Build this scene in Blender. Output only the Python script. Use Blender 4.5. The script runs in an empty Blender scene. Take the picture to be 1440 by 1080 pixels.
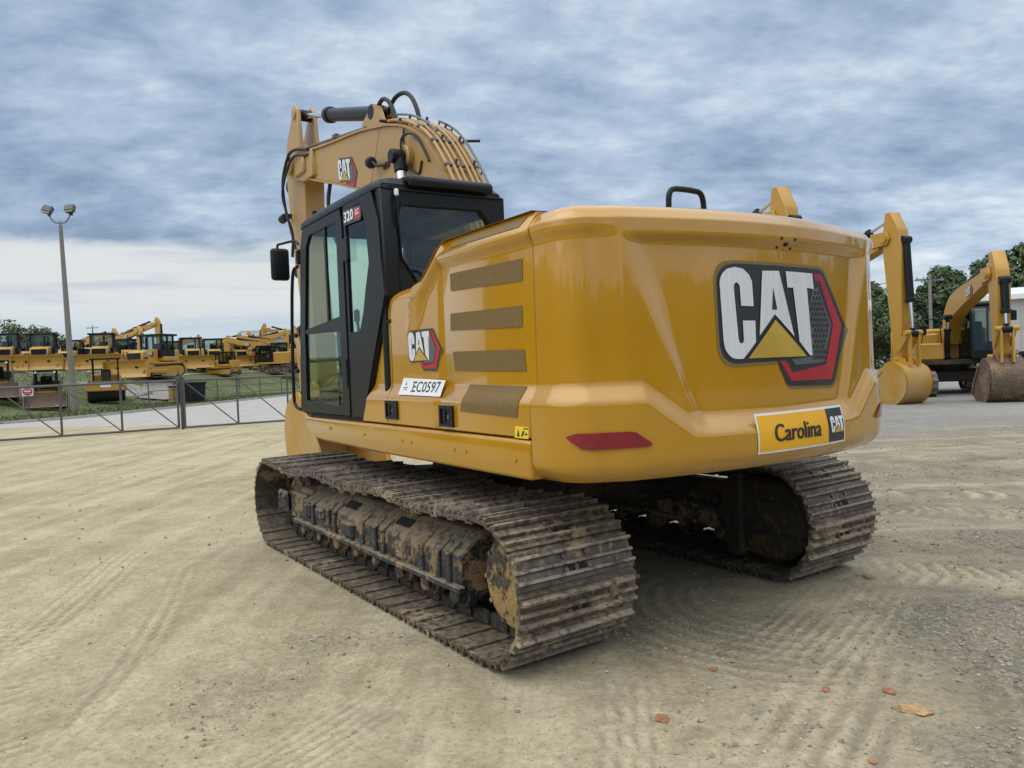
import bpy, bmesh, math, random
from mathutils import Vector, Matrix, noise
from math import sin, cos, pi, radians, sqrt, atan2, hypot
random.seed(7)
S = bpy.context.scene
COL = S.collection

# ------------------------------------------------------------------ helpers
def sstep(a, b, x):
    t = max(0.0, min(1.0, (x - a) / (b - a)))
    return t * t * (3 - 2 * t)

def lerp(a, b, t): return a + (b - a) * t

def interp(tab, x):
    if x <= tab[0][0]: return tab[0][1]
    for (a, va), (b, vb) in zip(tab, tab[1:]):
        if x <= b: return va + (vb - va) * (x - a) / (b - a)
    return tab[-1][1]

def smooth_path(pts, n=6):
    P = [Vector(p) for p in pts]
    if len(P) < 3: return P
    out = []
    for i in range(len(P) - 1):
        p0 = P[i - 1] if i else P[0] * 2 - P[1]
        p1, p2 = P[i], P[i + 1]
        p3 = P[i + 2] if i + 2 < len(P) else P[-1] * 2 - P[-2]
        for k in range(n):
            t = k / n
            out.append(0.5 * ((2 * p1) + (p2 - p0) * t + (2 * p0 - 5 * p1 + 4 * p2 - p3) * t * t + (3 * p1 - p0 - 3 * p2 + p3) * t ** 3))
    out.append(P[-1])
    return out

class MB:
    def __init__(s): s.v = []; s.f = []; s.m = []
    def add(s, verts, faces, m=0):
        o = len(s.v)
        s.v += [tuple(v) for v in verts]
        for f in faces:
            s.f.append([i + o for i in f]); s.m.append(m)
        return s
    def bm(s, b, m=0):
        b.verts.index_update()
        s.add([v.co[:] for v in b.verts], [[v.index for v in f.verts] for f in b.faces], m); b.free(); return s
    def box(s, c, d, bev=0.0, rot=None, m=0, seg=1):
        b = bmesh.new(); bmesh.ops.create_cube(b, size=1)
        for v in b.verts: v.co = Vector((v.co.x * d[0], v.co.y * d[1], v.co.z * d[2]))
        if bev: bmesh.ops.bevel(b, geom=b.edges[:], offset=min(bev, min(d) * .45), segments=seg, affect='EDGES', profile=.5)
        M = Matrix.Translation(c)
        if rot is not None: M = M @ rot.to_4x4()
        bmesh.ops.transform(b, matrix=M, verts=b.verts)
        return s.bm(b, m)
    def b2(s, lo, hi, bev=0.0, m=0):
        return s.box([(a + b) / 2 for a, b in zip(lo, hi)], [abs(b - a) for a, b in zip(lo, hi)], bev, m=m)
    def prism(s, poly, axis, a, b, bev=0.0, m=0, seg=1):
        """poly: 2D points; axis 'y': poly is (x,z); 'x': (y,z); 'z': (x,y)"""
        def P(p, t):
            return {'y': (p[0], t, p[1]), 'x': (t, p[0], p[1]), 'z': (p[0], p[1], t)}[axis]
        bb = bmesh.new()
        A = [bb.verts.new(P(p, a)) for p in poly]; B = [bb.verts.new(P(p, b)) for p in poly]
        n = len(poly)
        bb.faces.new(A); bb.faces.new(B[::-1])
        for i in range(n): bb.faces.new((A[i], B[i], B[(i + 1) % n], A[(i + 1) % n]))
        bmesh.ops.recalc_face_normals(bb, faces=bb.faces)
        if bev: bmesh.ops.bevel(bb, geom=bb.edges[:], offset=bev, segments=seg, affect='EDGES', profile=.5, clamp_overlap=True)
        return s.bm(bb, m)
    def tube(s, pts, r, n=8, m=0, cap=True):
        P = [Vector(p) for p in pts]
        rr = r if isinstance(r, (list, tuple)) else [r] * len(P)
        vs = []; fs = []; up = None
        for i, p in enumerate(P):
            t = (P[min(i + 1, len(P) - 1)] - P[max(i - 1, 0)]).normalized()
            if up is None:
                up = Vector((0, 0, 1)) if abs(t.z) < .9 else Vector((1, 0, 0))
            u = (up - t * up.dot(t)); u.normalize(); w = t.cross(u); up = u
            for k in range(n):
                a = 2 * pi * k / n
                vs.append(p + (u * cos(a) + w * sin(a)) * rr[i])
        for i in range(len(P) - 1):
            for k in range(n):
                k2 = (k + 1) % n
                fs.append((i * n + k, i * n + k2, (i + 1) * n + k2, (i + 1) * n + k))
        if cap:
            fs.append(list(range(n))[::-1]); fs.append([(len(P) - 1) * n + k for k in range(n)])
        return s.add(vs, fs, m)
    def cyl(s, p0, p1, r, n=20, m=0, r2=None, bev=0):
        p0 = Vector(p0); p1 = Vector(p1)
        if bev:
            d = (p1 - p0).normalized() * bev
            return s.tube([p0, p0 + d, p1 - d, p1], [r - bev, r, r, r - bev], n, m)
        return s.tube([p0, p1], [r, r if r2 is None else r2], n, m)
    def ring(s, outer, inner, axis, a, b, m=0):
        """plate with a hole: outer and inner 2D loops of equal length"""
        def P(p, t):
            return {'y': (p[0], t, p[1]), 'x': (t, p[0], p[1]), 'z': (p[0], p[1], t)}[axis]
        n = len(outer)
        vs = [P(p, a) for p in outer] + [P(p, a) for p in inner] + [P(p, b) for p in outer] + [P(p, b) for p in inner]
        fs = []
        for i in range(n):
            j = (i + 1) % n
            fs += [(i, j, n + j, n + i), (2 * n + j, 2 * n + i, 3 * n + i, 3 * n + j), (j, i, 2 * n + i, 2 * n + j), (n + i, n + j, 3 * n + j, 3 * n + i)]
        return s.add(vs, fs, m)
    def grid(s, rows, m=0, flip=False):
        n = len(rows[0]); vs = [v for r in rows for v in r]; fs = []
        for i in range(len(rows) - 1):
            for j in range(n - 1):
                q = (i * n + j, i * n + j + 1, (i + 1) * n + j + 1, (i + 1) * n + j)
                fs.append(q[::-1] if flip else q)
        return s.add(vs, fs, m)
    def build(s, name, mats, parent=None, ang=35, fix=True):
        me = bpy.data.meshes.new(name)
        me.from_pydata(s.v, [], s.f)
        for mt in (mats if isinstance(mats, (list, tuple)) else [mats]): me.materials.append(mt)
        me.polygons.foreach_set('material_index', s.m)
        if fix:
            b = bmesh.new(); b.from_mesh(me); bmesh.ops.recalc_face_normals(b, faces=b.faces); b.to_mesh(me); b.free()
        me.polygons.foreach_set('use_smooth', [True] * len(me.polygons))
        if ang < 180: me.set_sharp_from_angle(angle=radians(ang))
        me.update()
        o = bpy.data.objects.new(name, me); COL.objects.link(o)
        if parent is not None: o.parent = parent
        return o

def thing(name, label, cat, loc=(0, 0, 0), rz=0.0, group=None):
    o = bpy.data.objects.new(name, None); COL.objects.link(o)
    o.empty_display_size = .2
    o.location = loc; o.rotation_euler = (0, 0, rz)
    o['label'] = label; o['category'] = cat
    if group: o['group'] = group
    return o
def tag(o, label, cat, group=None):
    o['label'] = label; o['category'] = cat
    if group: o['group'] = group
    return o
def kind(o, k): o['kind'] = k; return o

def dup(root, loc, rz, label, group=None):
    """copy of a thing with copies of its parts and sub-parts"""
    def rec(o, parent):
        c = o.copy(); COL.objects.link(c)
        if parent is not None: c.parent = parent
        for ch in list(o.children): rec(ch, c)
        return c
    r = rec(root, None)
    r.location = loc; r.rotation_euler = (0, 0, rz); r['label'] = label
    if group: r['group'] = group
    return r

# ------------------------------------------------------------------ node helpers
class G:
    def __init__(s, tree): s.t = tree; s.n = tree.nodes; s.l = tree.links
    def node(s, typ, **kw):
        n = s.n.new(typ)
        for k, v in kw.items(): setattr(n, k, v)
        return n
    def put(s, sock, v):
        if isinstance(v, bpy.types.NodeSocket): s.l.new(v, sock)
        elif v is not None:
            if sock.type == 'RGBA' and len(v) == 3: v = (*v, 1)
            sock.default_value = v
    def math(s, op, a, b=None, c=None, clamp=False):
        n = s.node('ShaderNodeMath', operation=op, use_clamp=clamp)
        for i, v in enumerate((a, b, c)):
            if v is not None: s.put(n.inputs[i], v)
        return n.outputs[0]
    def vmath(s, op, a, b=None, out=0):
        n = s.node('ShaderNodeVectorMath', operation=op)
        s.put(n.inputs[0], a)
        if b is not None: s.put(n.inputs['Scale' if op == 'SCALE' else 1], b)
        return n.outputs[out]
    def ramp(s, x, lo, hi, a=0.0, b=1.0, smooth=True):
        n = s.node('ShaderNodeMapRange', interpolation_type='SMOOTHSTEP' if smooth else 'LINEAR')
        s.put(n.inputs[0], x)
        for i, v in enumerate((lo, hi, a, b)): s.put(n.inputs[i + 1], v)
        return n.outputs[0]
    def mix(s, f, a, b, mode='MIX'):
        n = s.node('ShaderNodeMix', data_type='RGBA', blend_type=mode)
        s.put(n.inputs[0], f); s.put(n.inputs[6], a); s.put(n.inputs[7], b)
        return n.outputs[2]
    def noise(s, vec, scale, detail=5, rough=.55, dist=0.0):
        n = s.node('ShaderNodeTexNoise')
        s.put(n.inputs['Vector'], vec); s.put(n.inputs['Scale'], scale); s.put(n.inputs['Detail'], detail)
        s.put(n.inputs['Roughness'], rough); s.put(n.inputs['Distortion'], dist)
        return n.outputs['Fac']
    def voro(s, vec, scale, out='Distance', rnd=1.0):
        n = s.node('ShaderNodeTexVoronoi'); s.put(n.inputs['Vector'], vec); s.put(n.inputs['Scale'], scale)
        return n.outputs[out]
    def mapping(s, vec, scale=(1, 1, 1), rot=(0, 0, 0), loc=(0, 0, 0)):
        n = s.node('ShaderNodeMapping'); s.put(n.inputs[0], vec)
        n.inputs['Scale'].default_value = scale; n.inputs['Rotation'].default_value = rot; n.inputs['Location'].default_value = loc
        return n.outputs[0]
    def cramp(s, x, stops):
        n = s.node('ShaderNodeValToRGB'); s.put(n.inputs[0], x); e = n.color_ramp.elements
        while len(e) < len(stops): e.new(.5)
        for i, (p, c) in enumerate(stops): e[i].position = p; e[i].color = (*c, 1) if len(c) == 3 else c
        return n.outputs[0]
    def bump(s, h, strength=.3, dist=.02, normal=None):
        n = s.node('ShaderNodeBump'); s.put(n.inputs['Height'], h)
        n.inputs['Strength'].default_value = strength; n.inputs['Distance'].default_value = dist
        if normal is not None: s.put(n.inputs['Normal'], normal)
        return n.outputs[0]

def new_mat(name):
    m = bpy.data.materials.new(name); m.use_nodes = True
    m.node_tree.nodes.clear(); g = G(m.node_tree)
    out = g.node('ShaderNodeOutputMaterial')
    return m, g, out
def principled(g, out, **kw):
    p = g.node('ShaderNodeBsdfPrincipled')
    for k, v in kw.items():
        s = p.inputs[k.replace('_', ' ')]
        g.put(s, v)
    g.l.new(p.outputs[0], out.inputs[0])
    return p
def objco(g): return g.node('ShaderNodeTexCoord').outputs['Object']
def wpos(g): return g.node('ShaderNodeNewGeometry').outputs['Position']

def flat(name, col, rough=.5, metal=0.0, var=.15, scale=6.0, coat=0.0, bumps=0.0):
    m, g, out = new_mat(name)
    n = g.noise(wpos(g), scale, 6, .6)
    f = g.ramp(n, .3, .7, 1 - var, 1 + var, False)
    c = g.mix(1.0, col, g.vmath('SCALE', (1, 1, 1), f), 'MULTIPLY')
    kw = dict(Base_Color=c, Roughness=g.ramp(n, .3, .7, rough * .85, min(1, rough * 1.15), False), Metallic=metal)
    if coat: kw['Coat_Weight'] = coat; kw['Coat_Roughness'] = .08
    if bumps: kw['Normal'] = g.bump(g.noise(wpos(g), scale * 8, 5), bumps, .01)
    principled(g, out, **kw)
    return m

def paint(name, col, dust=(.42, .30, .14), amount=.25, rough=.32, coat=.5, streak=True, spec=.75):
    """machine paint with a film of dust in blotches, faint runs and scuffs"""
    m, g, out = new_mat(name)
    p = wpos(g)
    n1 = g.noise(p, 1.7, 7, .62)
    n2 = g.noise(g.mapping(p, (14, 14, 1.1)), 1.0, 5, .6)
    n3 = g.noise(p, 55, 3, .6)
    film = g.math('MULTIPLY', g.ramp(n1, .35, .75), g.ramp(n2, .3, .75) if streak else 1.0)
    film = g.math('MULTIPLY_ADD', film, amount, g.math('MULTIPLY', g.ramp(n3, .62, .8), amount * .35))
    sz = g.node('ShaderNodeSeparateXYZ'); g.l.new(p, sz.inputs[0])
    film = g.math('MAXIMUM', film, g.math('MULTIPLY', g.math('MULTIPLY', g.ramp(sz.outputs[2], 1.22, .98), g.ramp(n1, .3, .7)), amount * 2.2))
    c = g.mix(film, col, dust)
    c = g.mix(1.0, c, g.vmath('SCALE', (1, 1, 1), g.ramp(n1, .2, .8, .93, 1.07, False)), 'MULTIPLY')
    ro = g.math('MULTIPLY_ADD', film, .6, rough)
    principled(g, out, Base_Color=c, Roughness=ro, Coat_Weight=g.math('MULTIPLY', g.ramp(film, 0, .3, 1, .2), coat), Coat_Roughness=.035, Specular_IOR_Level=spec,
               Normal=g.bump(g.noise(p, 5, 2), .02, .05))
    return m

YEL = paint('yellow_paint', (.465, .228, .003), amount=.09, rough=.22, coat=1.0, spec=.5)
YEL_D = paint('dusty_yellow_paint', (.40, .23, .06), amount=.5, rough=.42, coat=.2)
YEL_F = paint('faded_yellow_paint', (.47, .245, .015), amount=.38, rough=.45, coat=.15)
BLK = paint('black_paint', (.006, .0075, .0095), dust=(.08, .075, .065), amount=.05, rough=.4, coat=.0, spec=.3)
RUB = flat('rubber', (.016, .017, .019), .6)
VENT = None
def mk_vent():
    m, g, out = new_mat('perforated_screen')
    v = g.voro(objco(g), 210)
    c = g.mix(g.ramp(v, .35, .5), (.10, .062, .016), (.20, .125, .032))
    principled(g, out, Base_Color=c, Roughness=.6)
    return m
VENT = mk_vent()
CHROME = flat('chrome_rod', (.75, .76, .78), .14, 1.0, .05)
STEEL = flat('worn_steel', (.17, .16, .15), .45, .6)
GALV = flat('galvanised_steel', (.10, .10, .10), .5, .3)
DGREY = flat('dark_gap', (.012, .011, .01), .8)
RED = flat('red_reflector', (.22, .008, .018), .25, 0, .2, 40, .5)
DEC_BLK = flat('decal_black', (.028, .03, .033), .35, 0, .1)
DEC_WHT = flat('decal_white', (.78, .78, .78), .4, 0, .04)
DEC_YEL = flat('decal_yellow', (.85, .62, .03), .4, 0, .05)
DEC_ORG = flat('decal_orange', (.82, .42, .012), .4, 0, .05)
DEC_RED = flat('decal_red', (.42, .022, .032), .35, 0, .2, 3)
DEC_RIM = flat('decal_rim', (.20, .14, .05), .4, 0, .05)
DEC_BLU = flat('decal_blue', (.12, .16, .4), .4)
def mk_silver():
    m, g, out = new_mat('decal_silver')
    n = g.noise(g.mapping(objco(g), (40, 40, .6)), 1, 3)
    principled(g, out, Base_Color=g.mix(n, (.62, .64, .67), (.86, .87, .89)), Roughness=.35, Metallic=.15)
    return m
DEC_SIL = mk_silver()
def mk_gold():
    m, g, out = new_mat('decal_gold')
    n = g.noise(objco(g), 3, 2)
    principled(g, out, Base_Color=g.mix(n, (.38, .24, .03), (.66, .45, .08)), Roughness=.35)
    return m
DEC_GLD = mk_gold()
DEC_HEX = flat('decal_mesh_grey', (.10, .105, .11), .4, 0, .15)

def mk_glass(name='cab_glass', tint=(.62, .80, .73), rough=0.01):
    m, g, out = new_mat(name)
    t = g.node('ShaderNodeBsdfTransparent'); t.inputs[0].default_value = (*tint, 1)
    gl = g.node('ShaderNodeBsdfGlossy'); gl.inputs['Roughness'].default_value = rough
    gl.inputs[0].default_value = (.9, .95, .95, 1)
    ge = g.node('ShaderNodeNewGeometry')
    cs = g.math('ABSOLUTE', g.vmath('DOT_PRODUCT', ge.outputs['Normal'], ge.outputs['Incoming'], 1))
    fr = g.math('MULTIPLY_ADD', g.math('POWER', g.math('SUBTRACT', 1.0, cs), 5.0), .93, .05)
    mx = g.node('ShaderNodeMixShader')
    g.l.new(fr, mx.inputs[0]); g.l.new(t.outputs[0], mx.inputs[1]); g.l.new(gl.outputs[0], mx.inputs[2])
    g.l.new(mx.outputs[0], out.inputs[0])
    return m
GLASS = mk_glass()
GLASS_D = mk_glass('dark_cab_glass', (.60, .68, .65))

def mk_track(name, base, mud, cover, rough=.5, metal=.35, lo=.48, sc=3.1, dust=.0, tips=False):
    m, g, out = new_mat(name)
    p = wpos(g)
    n1 = g.noise(p, sc, 8, .68, .4)
    n2 = g.noise(p, 24, 6, .65)
    k = g.math('ADD', n1, g.math('MULTIPLY', g.math('SUBTRACT', n2, .5), .55))
    f = g.ramp(k, lo, lo + .11)
    c0 = g.mix(g.ramp(n2, .3, .7), g.vmath('SCALE', base, .6), g.vmath('SCALE', base, 1.45))
    c1 = g.mix(g.ramp(g.noise(p, 60, 4), .3, .7), g.vmath('SCALE', mud, .7), g.vmath('SCALE', mud, 1.15))
    c = g.mix(g.math('MULTIPLY', f, cover), c0, c1)
    if tips:    # grouser edges scraped back to bare metal
        so_ = g.node('ShaderNodeSeparateXYZ'); g.l.new(objco(g), so_.inputs[0])
        tp_ = g.math('MULTIPLY', g.ramp(so_.outputs[2], .030, .044), g.ramp(n2, .35, .6))
        c = g.mix(g.math('MULTIPLY', tp_, .75), c, (.36, .31, .26)); low_ = g.ramp(so_.outputs[2], .024, .016)
        c = g.mix(g.math('MULTIPLY', low_, .35), c, (.05, .042, .035))
    if dust:    # dry dust lying on the faces that look up
        sn = g.node('ShaderNodeSeparateXYZ'); g.l.new(g.node('ShaderNodeNewGeometry').outputs['Normal'], sn.inputs[0])
        up = g.math('MULTIPLY', g.ramp(sn.outputs[2], .25, .85), g.ramp(n2, .25, .6))
        c = g.mix(g.math('MULTIPLY', up, dust), c, (.33, .26, .17))
        f = g.math('MAXIMUM', f, g.math('MULTIPLY', up, dust))
    principled(g, out, Base_Color=c, Roughness=g.ramp(f, 0, 1, rough, .95, False), Metallic=g.ramp(f, 0, 1, metal, 0, False),
               Normal=g.bump(g.math('ADD', g.math('MULTIPLY', f, .6), g.noise(p, 70, 5)), .5, .012))
    return m
SHOE_B = mk_track('background_track_steel', (.12, .10, .085), (.36, .28, .19), .9, .5, .3, .53, 2.6, .4)
SHOE = mk_track('track_shoe_steel', (.15, .122, .098), (.46, .35, .23), .95, .38, .45, .525, 2.6, .45, True)
FRAME = mk_track('muddy_frame', (.036, .038, .042), (.31, .21, .115), .95, .5, .1, .475, 4.5, .85)
MUDCAP = mk_track('mud_caked_cover', (.06, .05, .04), (.42, .28, .11), .95, .7, 0, .40, 5)
UNDER = mk_track('dark_undercarriage', (.030, .027, .022), (.13, .085, .035), .8, .7, 0, .52, 2.5)
RUST = mk_track('worn_bucket_steel', (.14, .095, .065), (.30, .20, .13), .8, .55, .25, .5, 2.0)
# ------------------------------------------------------------------ camera, sky, sun
cam = bpy.data.cameras.new('camera'); camo = bpy.data.objects.new('camera', cam); COL.objects.link(camo)
cam.sensor_width = 36.0; cam.lens = 36.0 * 1073.352 / 1440.0; cam.clip_end = 6000; cam.clip_start = .05
F_ = Vector((0, .99966342, -.02594315)); R_ = Vector((.99915663, -.00106526, -.04104747)); U_ = Vector((.04106129, .02592127, .99882033))
M = Matrix((R_, U_, -F_)).transposed().to_4x4(); M.translation = Vector((0, 0, 1.6012))
camo.matrix_world = M
S.camera = camo
S.view_settings.view_transform = 'Standard'; S.view_settings.look = 'None'
S.view_settings.exposure = 0.0; S.view_settings.gamma = 1.0

SUN = Vector((-.60, -.30, .74)).normalized()
w = bpy.data.worlds.new('World'); S.world = w; w.use_nodes = True
w.node_tree.nodes.clear(); g = G(w.node_tree)
d = g.node('ShaderNodeTexCoord').outputs['Generated']
sep = g.node('ShaderNodeSeparateXYZ'); g.l.new(d, sep.inputs[0]); dx, dy, dz = sep.outputs
zc = g.math('ADD', g.math('MAXIMUM', dz, 0.0), .25)
cmb = g.node('ShaderNodeCombineXYZ'); g.l.new(g.math('DIVIDE', dx, zc), cmb.inputs[0]); g.l.new(g.math('DIVIDE', dy, zc), cmb.inputs[1])
P2 = cmb.outputs[0]
Pa = g.mapping(P2, (.9, 1.0, 1), (0, 0, radians(-14)))
nA = g.noise(Pa, .9, 3, .5, .2)
nB = g.noise(Pa, 3.2, 9, .58, .15)
nC = g.noise(g.mapping(P2, (.8, 1.2, 1), (0, 0, radians(-20)), (3, 1, 0)), 8.0, 8, .62, .1)
cl = g.math('ADD', g.math('MULTIPLY', nA, .36), g.math('ADD', g.math('MULTIPLY', nB, .46), g.math('MULTIPLY', nC, .28)))
# darker bank of cloud over the left, thinner rippled cloud towards the right
bias = g.math('MULTIPLY_ADD', g.ramp(dx, -.5, .55), .035, -.035)
lowl = g.math('MULTIPLY', g.ramp(dz, .34, .2), g.ramp(dx, .05, -.2))
cl = g.math('SUBTRACT', g.math('ADD', cl, bias), g.math('MULTIPLY', lowl, .05))
cloud = g.cramp(cl, [(.40, (.245, .34, .485)), (.47, (.35, .46, .62)), (.53, (.46, .575, .735)), (.585, (.61, .715, .84)), (.66, (.85, .895, .945))])
edge = g.ramp(dx, -.12, .22, .160, .085)
edge = g.math('MULTIPLY_ADD', g.math('SUBTRACT', nB, .5), .05, edge)
gap = g.ramp(g.math('SUBTRACT', dz, edge), .012, -.012)
nS = g.noise(g.mapping(d, (1.6, 1.6, 16)), 2.2, 6, .55, .2)
gapc = g.mix(g.ramp(dz, .10, .03), (.81, .83, .82), (.56, .69, .80))
gapc = g.mix(g.math('MULTIPLY', g.ramp(nS, .5, .68), .55), gapc, (.50, .60, .70))
gapc = g.mix(g.math('MULTIPLY', g.ramp(dx, -.05, .4), .6), gapc, (.60, .71, .82))
skyc = g.mix(g.math('MULTIPLY', gap, .92), cloud, gapc)
zen = g.ramp(dz, .46, .85, 1.0, 2.8)
beh = g.ramp(dy, .25, -.5, 1.0, 1.25)
skyc = g.mix(g.ramp(dz, .46, .8, 0, .8), skyc, (.60, .585, .55))
skyc = g.vmath('SCALE', skyc, g.math('MULTIPLY', g.math('MULTIPLY', zen, beh), 10.0))
ns = g.node('ShaderNodeTexSky', sky_type='NISHITA', sun_disc=False)
ns.sun_elevation = math.asin(SUN.z); ns.sun_rotation = atan2(SUN.x, SUN.y)
fin = g.mix(.9, ns.outputs[0], skyc)
bg = g.node('ShaderNodeBackground'); g.l.new(fin, bg.inputs[0]); bg.inputs[1].default_value = .1
wo = g.node('ShaderNodeOutputWorld'); g.l.new(bg.outputs[0], wo.inputs[0])

sl = bpy.data.lights.new('sun', 'SUN'); sl.energy = 1.3; sl.angle = radians(78); sl.color = (1, .965, .9)
so = bpy.data.objects.new('sun', sl); COL.objects.link(so)
so.rotation_euler = SUN.to_track_quat('Z', 'Y').to_euler()
# ------------------------------------------------------------------ ground
KERB = [(20, -70), (27, -36), (29.2, -26), (31.1, -20.9), (33.5, -19.0), (38.3, -18.2), (44.5, -17.4), (55.2, -15.9), (75, -12.8), (110, -7), (200, 8), (400, 40)]
def kerb(Y): return interp(KERB, Y)
def bank(X, Y):
    if Y < 20 or X > 10: return 0.0
    dk = kerb(Y) - X
    return 2.4 * sstep(6.3, 17, dk) + .02 * min(30, max(0, dk - 17))
BANDS = [((2.3, 5.62), (5.2, 4.35), .27, .125, .012), ((3.9, 8.35), (6.6, 7.6), .22, .24, .016), ((3.4, 7.6), (5.6, 6.7), .20, .13, .010), ((-3.4, 5.2), (-2.3, 3.2), .20, .10, .004), ((2.3, 2.75), (3.5, 2.4), .25, .11, .009)]
GRAVEL = [[(2.32, 4.9), (3.2, 4.62), (5.4, 3.7), (5.4, 2.0), (3.0, 2.7), (2.5, 3.35), (2.06, 3.6), (2.2, 4.2)], [(-1.5, 4.72), (-1.1, 4.62), (-.6, 4.56), (-.58, 4.38), (-.9, 4.42), (-1.3, 4.42)], [(-1.75, 4.05), (-1.3, 4.3), (-1.15, 3.85), (-1.2, 3.35), (-1.5, 3.3), (-1.66, 3.6)],
          [(4.2, 10.8), (8, 9.4), (8, 8.6), (4.4, 9.4)], [(3.4, 6.7), (7, 5.6), (7, 4.9), (3.6, 6.0)], [(1.75, 3.15), (2.4, 2.95), (2.2, 2.5), (1.4, 2.6)], [(.35, 4.9), (1.7, 4.7), (1.3, 4.0), (.5, 3.95)], [(-.35, 2.35), (.1, 2.6), (0, 2.2)]]
PALE = [[(1.95, 5.1), (2.42, 5.05), (2.08, 3.78), (1.34, 3.93)], [(.2, 3.62), (1.05, 3.75), (.9, 2.5), (.2, 2.4)], [(1.68, 3.56), (2.06, 3.56), (1.84, 3.16), (1.55, 3.25)], [(1.0, 3.25), (1.52, 3.92), (1.8, 3.86), (1.3, 3.2)], [(-1.2, 3.0), (-.85, 3.85), (-.6, 3.5), (-.9, 2.9)], [(2.4, 5.75), (5, 4.6), (5, 4.2), (2.35, 5.3)]]
GROOVES = [((-1.25, 2.75), (-.72, 3.72), .20, .062, .005), ((.95, 2.75), (1.68, 3.92), .30, .105, .009), ((1.30, 3.85), (2.2, 5.1), .36, .075, .004), ((.33, 2.5), (.46, 3.7), .14, .07, .005), ((-3.0, 3.6), (-3.6, 7.5), .22, .09, .004), ((-2.05, 3.3), (-2.75, 6.3), .12, .09, .004), ((1.9, 2.6), (2.35, 3.5), .2, .1, .007)]
def pin(polys, X, Y, wob=.11):
    X += wob * noise.noise((X * 2.2, Y * 2.2, 11)) + .4 * wob * noise.noise((X * 9, Y * 9, 3)); Y += wob * noise.noise((X * 2.2, Y * 2.2, 27)) + .4 * wob * noise.noise((X * 9, Y * 9, 5))
    for poly in polys:
        r = False
        for (x1, y1), (x2, y2) in zip(poly, poly[1:] + poly[:1]):
            if (y1 > Y) != (y2 > Y) and X < (x2 - x1) * (Y - y1) / (y2 - y1) + x1: r = not r
        if r: return 1.0
    return 0.0
GW = [.9, .75, .28, .6, .7, .6, .5, .5]
def zone(polys, X, Y, wts=None, soft_=.13):
    t = 0.0
    for i, pl in enumerate(polys):
        if min(p[0] for p in pl) - .4 < X < max(p[0] for p in pl) + .4 and min(p[1] for p in pl) - .4 < Y < max(p[1] for p in pl) + .4:
            v = sum(pin([pl], X + soft_ * cos(a), Y + soft_ * sin(a), .22) for a in (0, 1.26, 2.51, 3.77, 5.03)) * .15 + .25 * pin([pl], X, Y, .22)
            t = max(t, v * (wts[i] if wts else 1))
    return t
MC = Vector((.0272, 6.4351, 0)); MYAW = radians(122.9248)
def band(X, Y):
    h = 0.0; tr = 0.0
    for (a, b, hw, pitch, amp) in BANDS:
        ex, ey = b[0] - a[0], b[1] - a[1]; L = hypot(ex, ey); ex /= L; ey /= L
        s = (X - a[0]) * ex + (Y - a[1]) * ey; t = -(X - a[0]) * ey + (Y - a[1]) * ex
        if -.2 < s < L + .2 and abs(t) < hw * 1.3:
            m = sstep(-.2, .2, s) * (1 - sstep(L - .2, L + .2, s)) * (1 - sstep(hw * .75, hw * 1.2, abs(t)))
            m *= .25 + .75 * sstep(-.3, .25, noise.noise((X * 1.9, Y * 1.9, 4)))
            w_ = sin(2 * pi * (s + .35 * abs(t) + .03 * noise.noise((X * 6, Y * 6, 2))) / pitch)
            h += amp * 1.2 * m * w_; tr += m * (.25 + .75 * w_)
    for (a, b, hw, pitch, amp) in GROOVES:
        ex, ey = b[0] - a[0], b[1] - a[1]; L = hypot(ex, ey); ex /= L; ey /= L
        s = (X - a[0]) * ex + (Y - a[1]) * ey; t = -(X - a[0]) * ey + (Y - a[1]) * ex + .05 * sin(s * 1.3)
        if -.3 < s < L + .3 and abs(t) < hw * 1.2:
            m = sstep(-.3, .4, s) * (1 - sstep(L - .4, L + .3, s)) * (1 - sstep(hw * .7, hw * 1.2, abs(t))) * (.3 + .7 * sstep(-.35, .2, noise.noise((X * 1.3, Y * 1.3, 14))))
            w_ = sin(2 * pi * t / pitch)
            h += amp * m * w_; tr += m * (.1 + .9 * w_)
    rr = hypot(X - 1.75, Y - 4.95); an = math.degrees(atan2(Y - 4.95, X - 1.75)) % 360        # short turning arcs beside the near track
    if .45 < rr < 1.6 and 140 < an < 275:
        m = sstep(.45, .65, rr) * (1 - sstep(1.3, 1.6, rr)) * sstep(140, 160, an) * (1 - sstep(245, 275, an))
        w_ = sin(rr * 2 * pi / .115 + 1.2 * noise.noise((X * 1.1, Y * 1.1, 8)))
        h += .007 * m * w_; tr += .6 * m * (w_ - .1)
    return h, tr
def relief(X, Y):
    r = hypot(X, Y)
    if r > 40: return 0.0
    fade = 1 - sstep(18, 40, r)
    h = .022 * noise.noise((X * .35, Y * .35, 3)) + .010 * noise.noise((X * 1.3, Y * 1.3, 9))
    if r < 14:
        h += .006 * noise.noise((X * 4.1, Y * 4.1, 1)) + .005 * noise.noise((X * 10.3, Y * 10.3, 5))
        # wheel ruts leading off towards the gate
        u = X * .86 + Y * .51; v = noise.noise((Y * .15, X * .1, 2)) * .5
        h += -.012 * max(0, noise.noise(((u + v) * 2.1, Y * .12, 7))) 
        h += band(X, Y)[0]
    h += (.010 * noise.noise((X * 7, Y * 7, 21)) + .008 * noise.noise((X * 17, Y * 17, 23))) * zone(GRAVEL, X, Y, GW) if r < 12 else 0
    h *= fade
    q = Vector((X, Y, 0)) - MC; c, s_ = cos(MYAW), sin(MYAW)
    lx, ly = c * q.x + s_ * q.y, -s_ * q.x + c * q.y
    under = (1 - sstep(2.1, 2.6, abs(lx))) * (1 - sstep(1.6, 1.9, abs(ly)))
    return lerp(h, min(h, .0) * .5 - .004, under)
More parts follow.
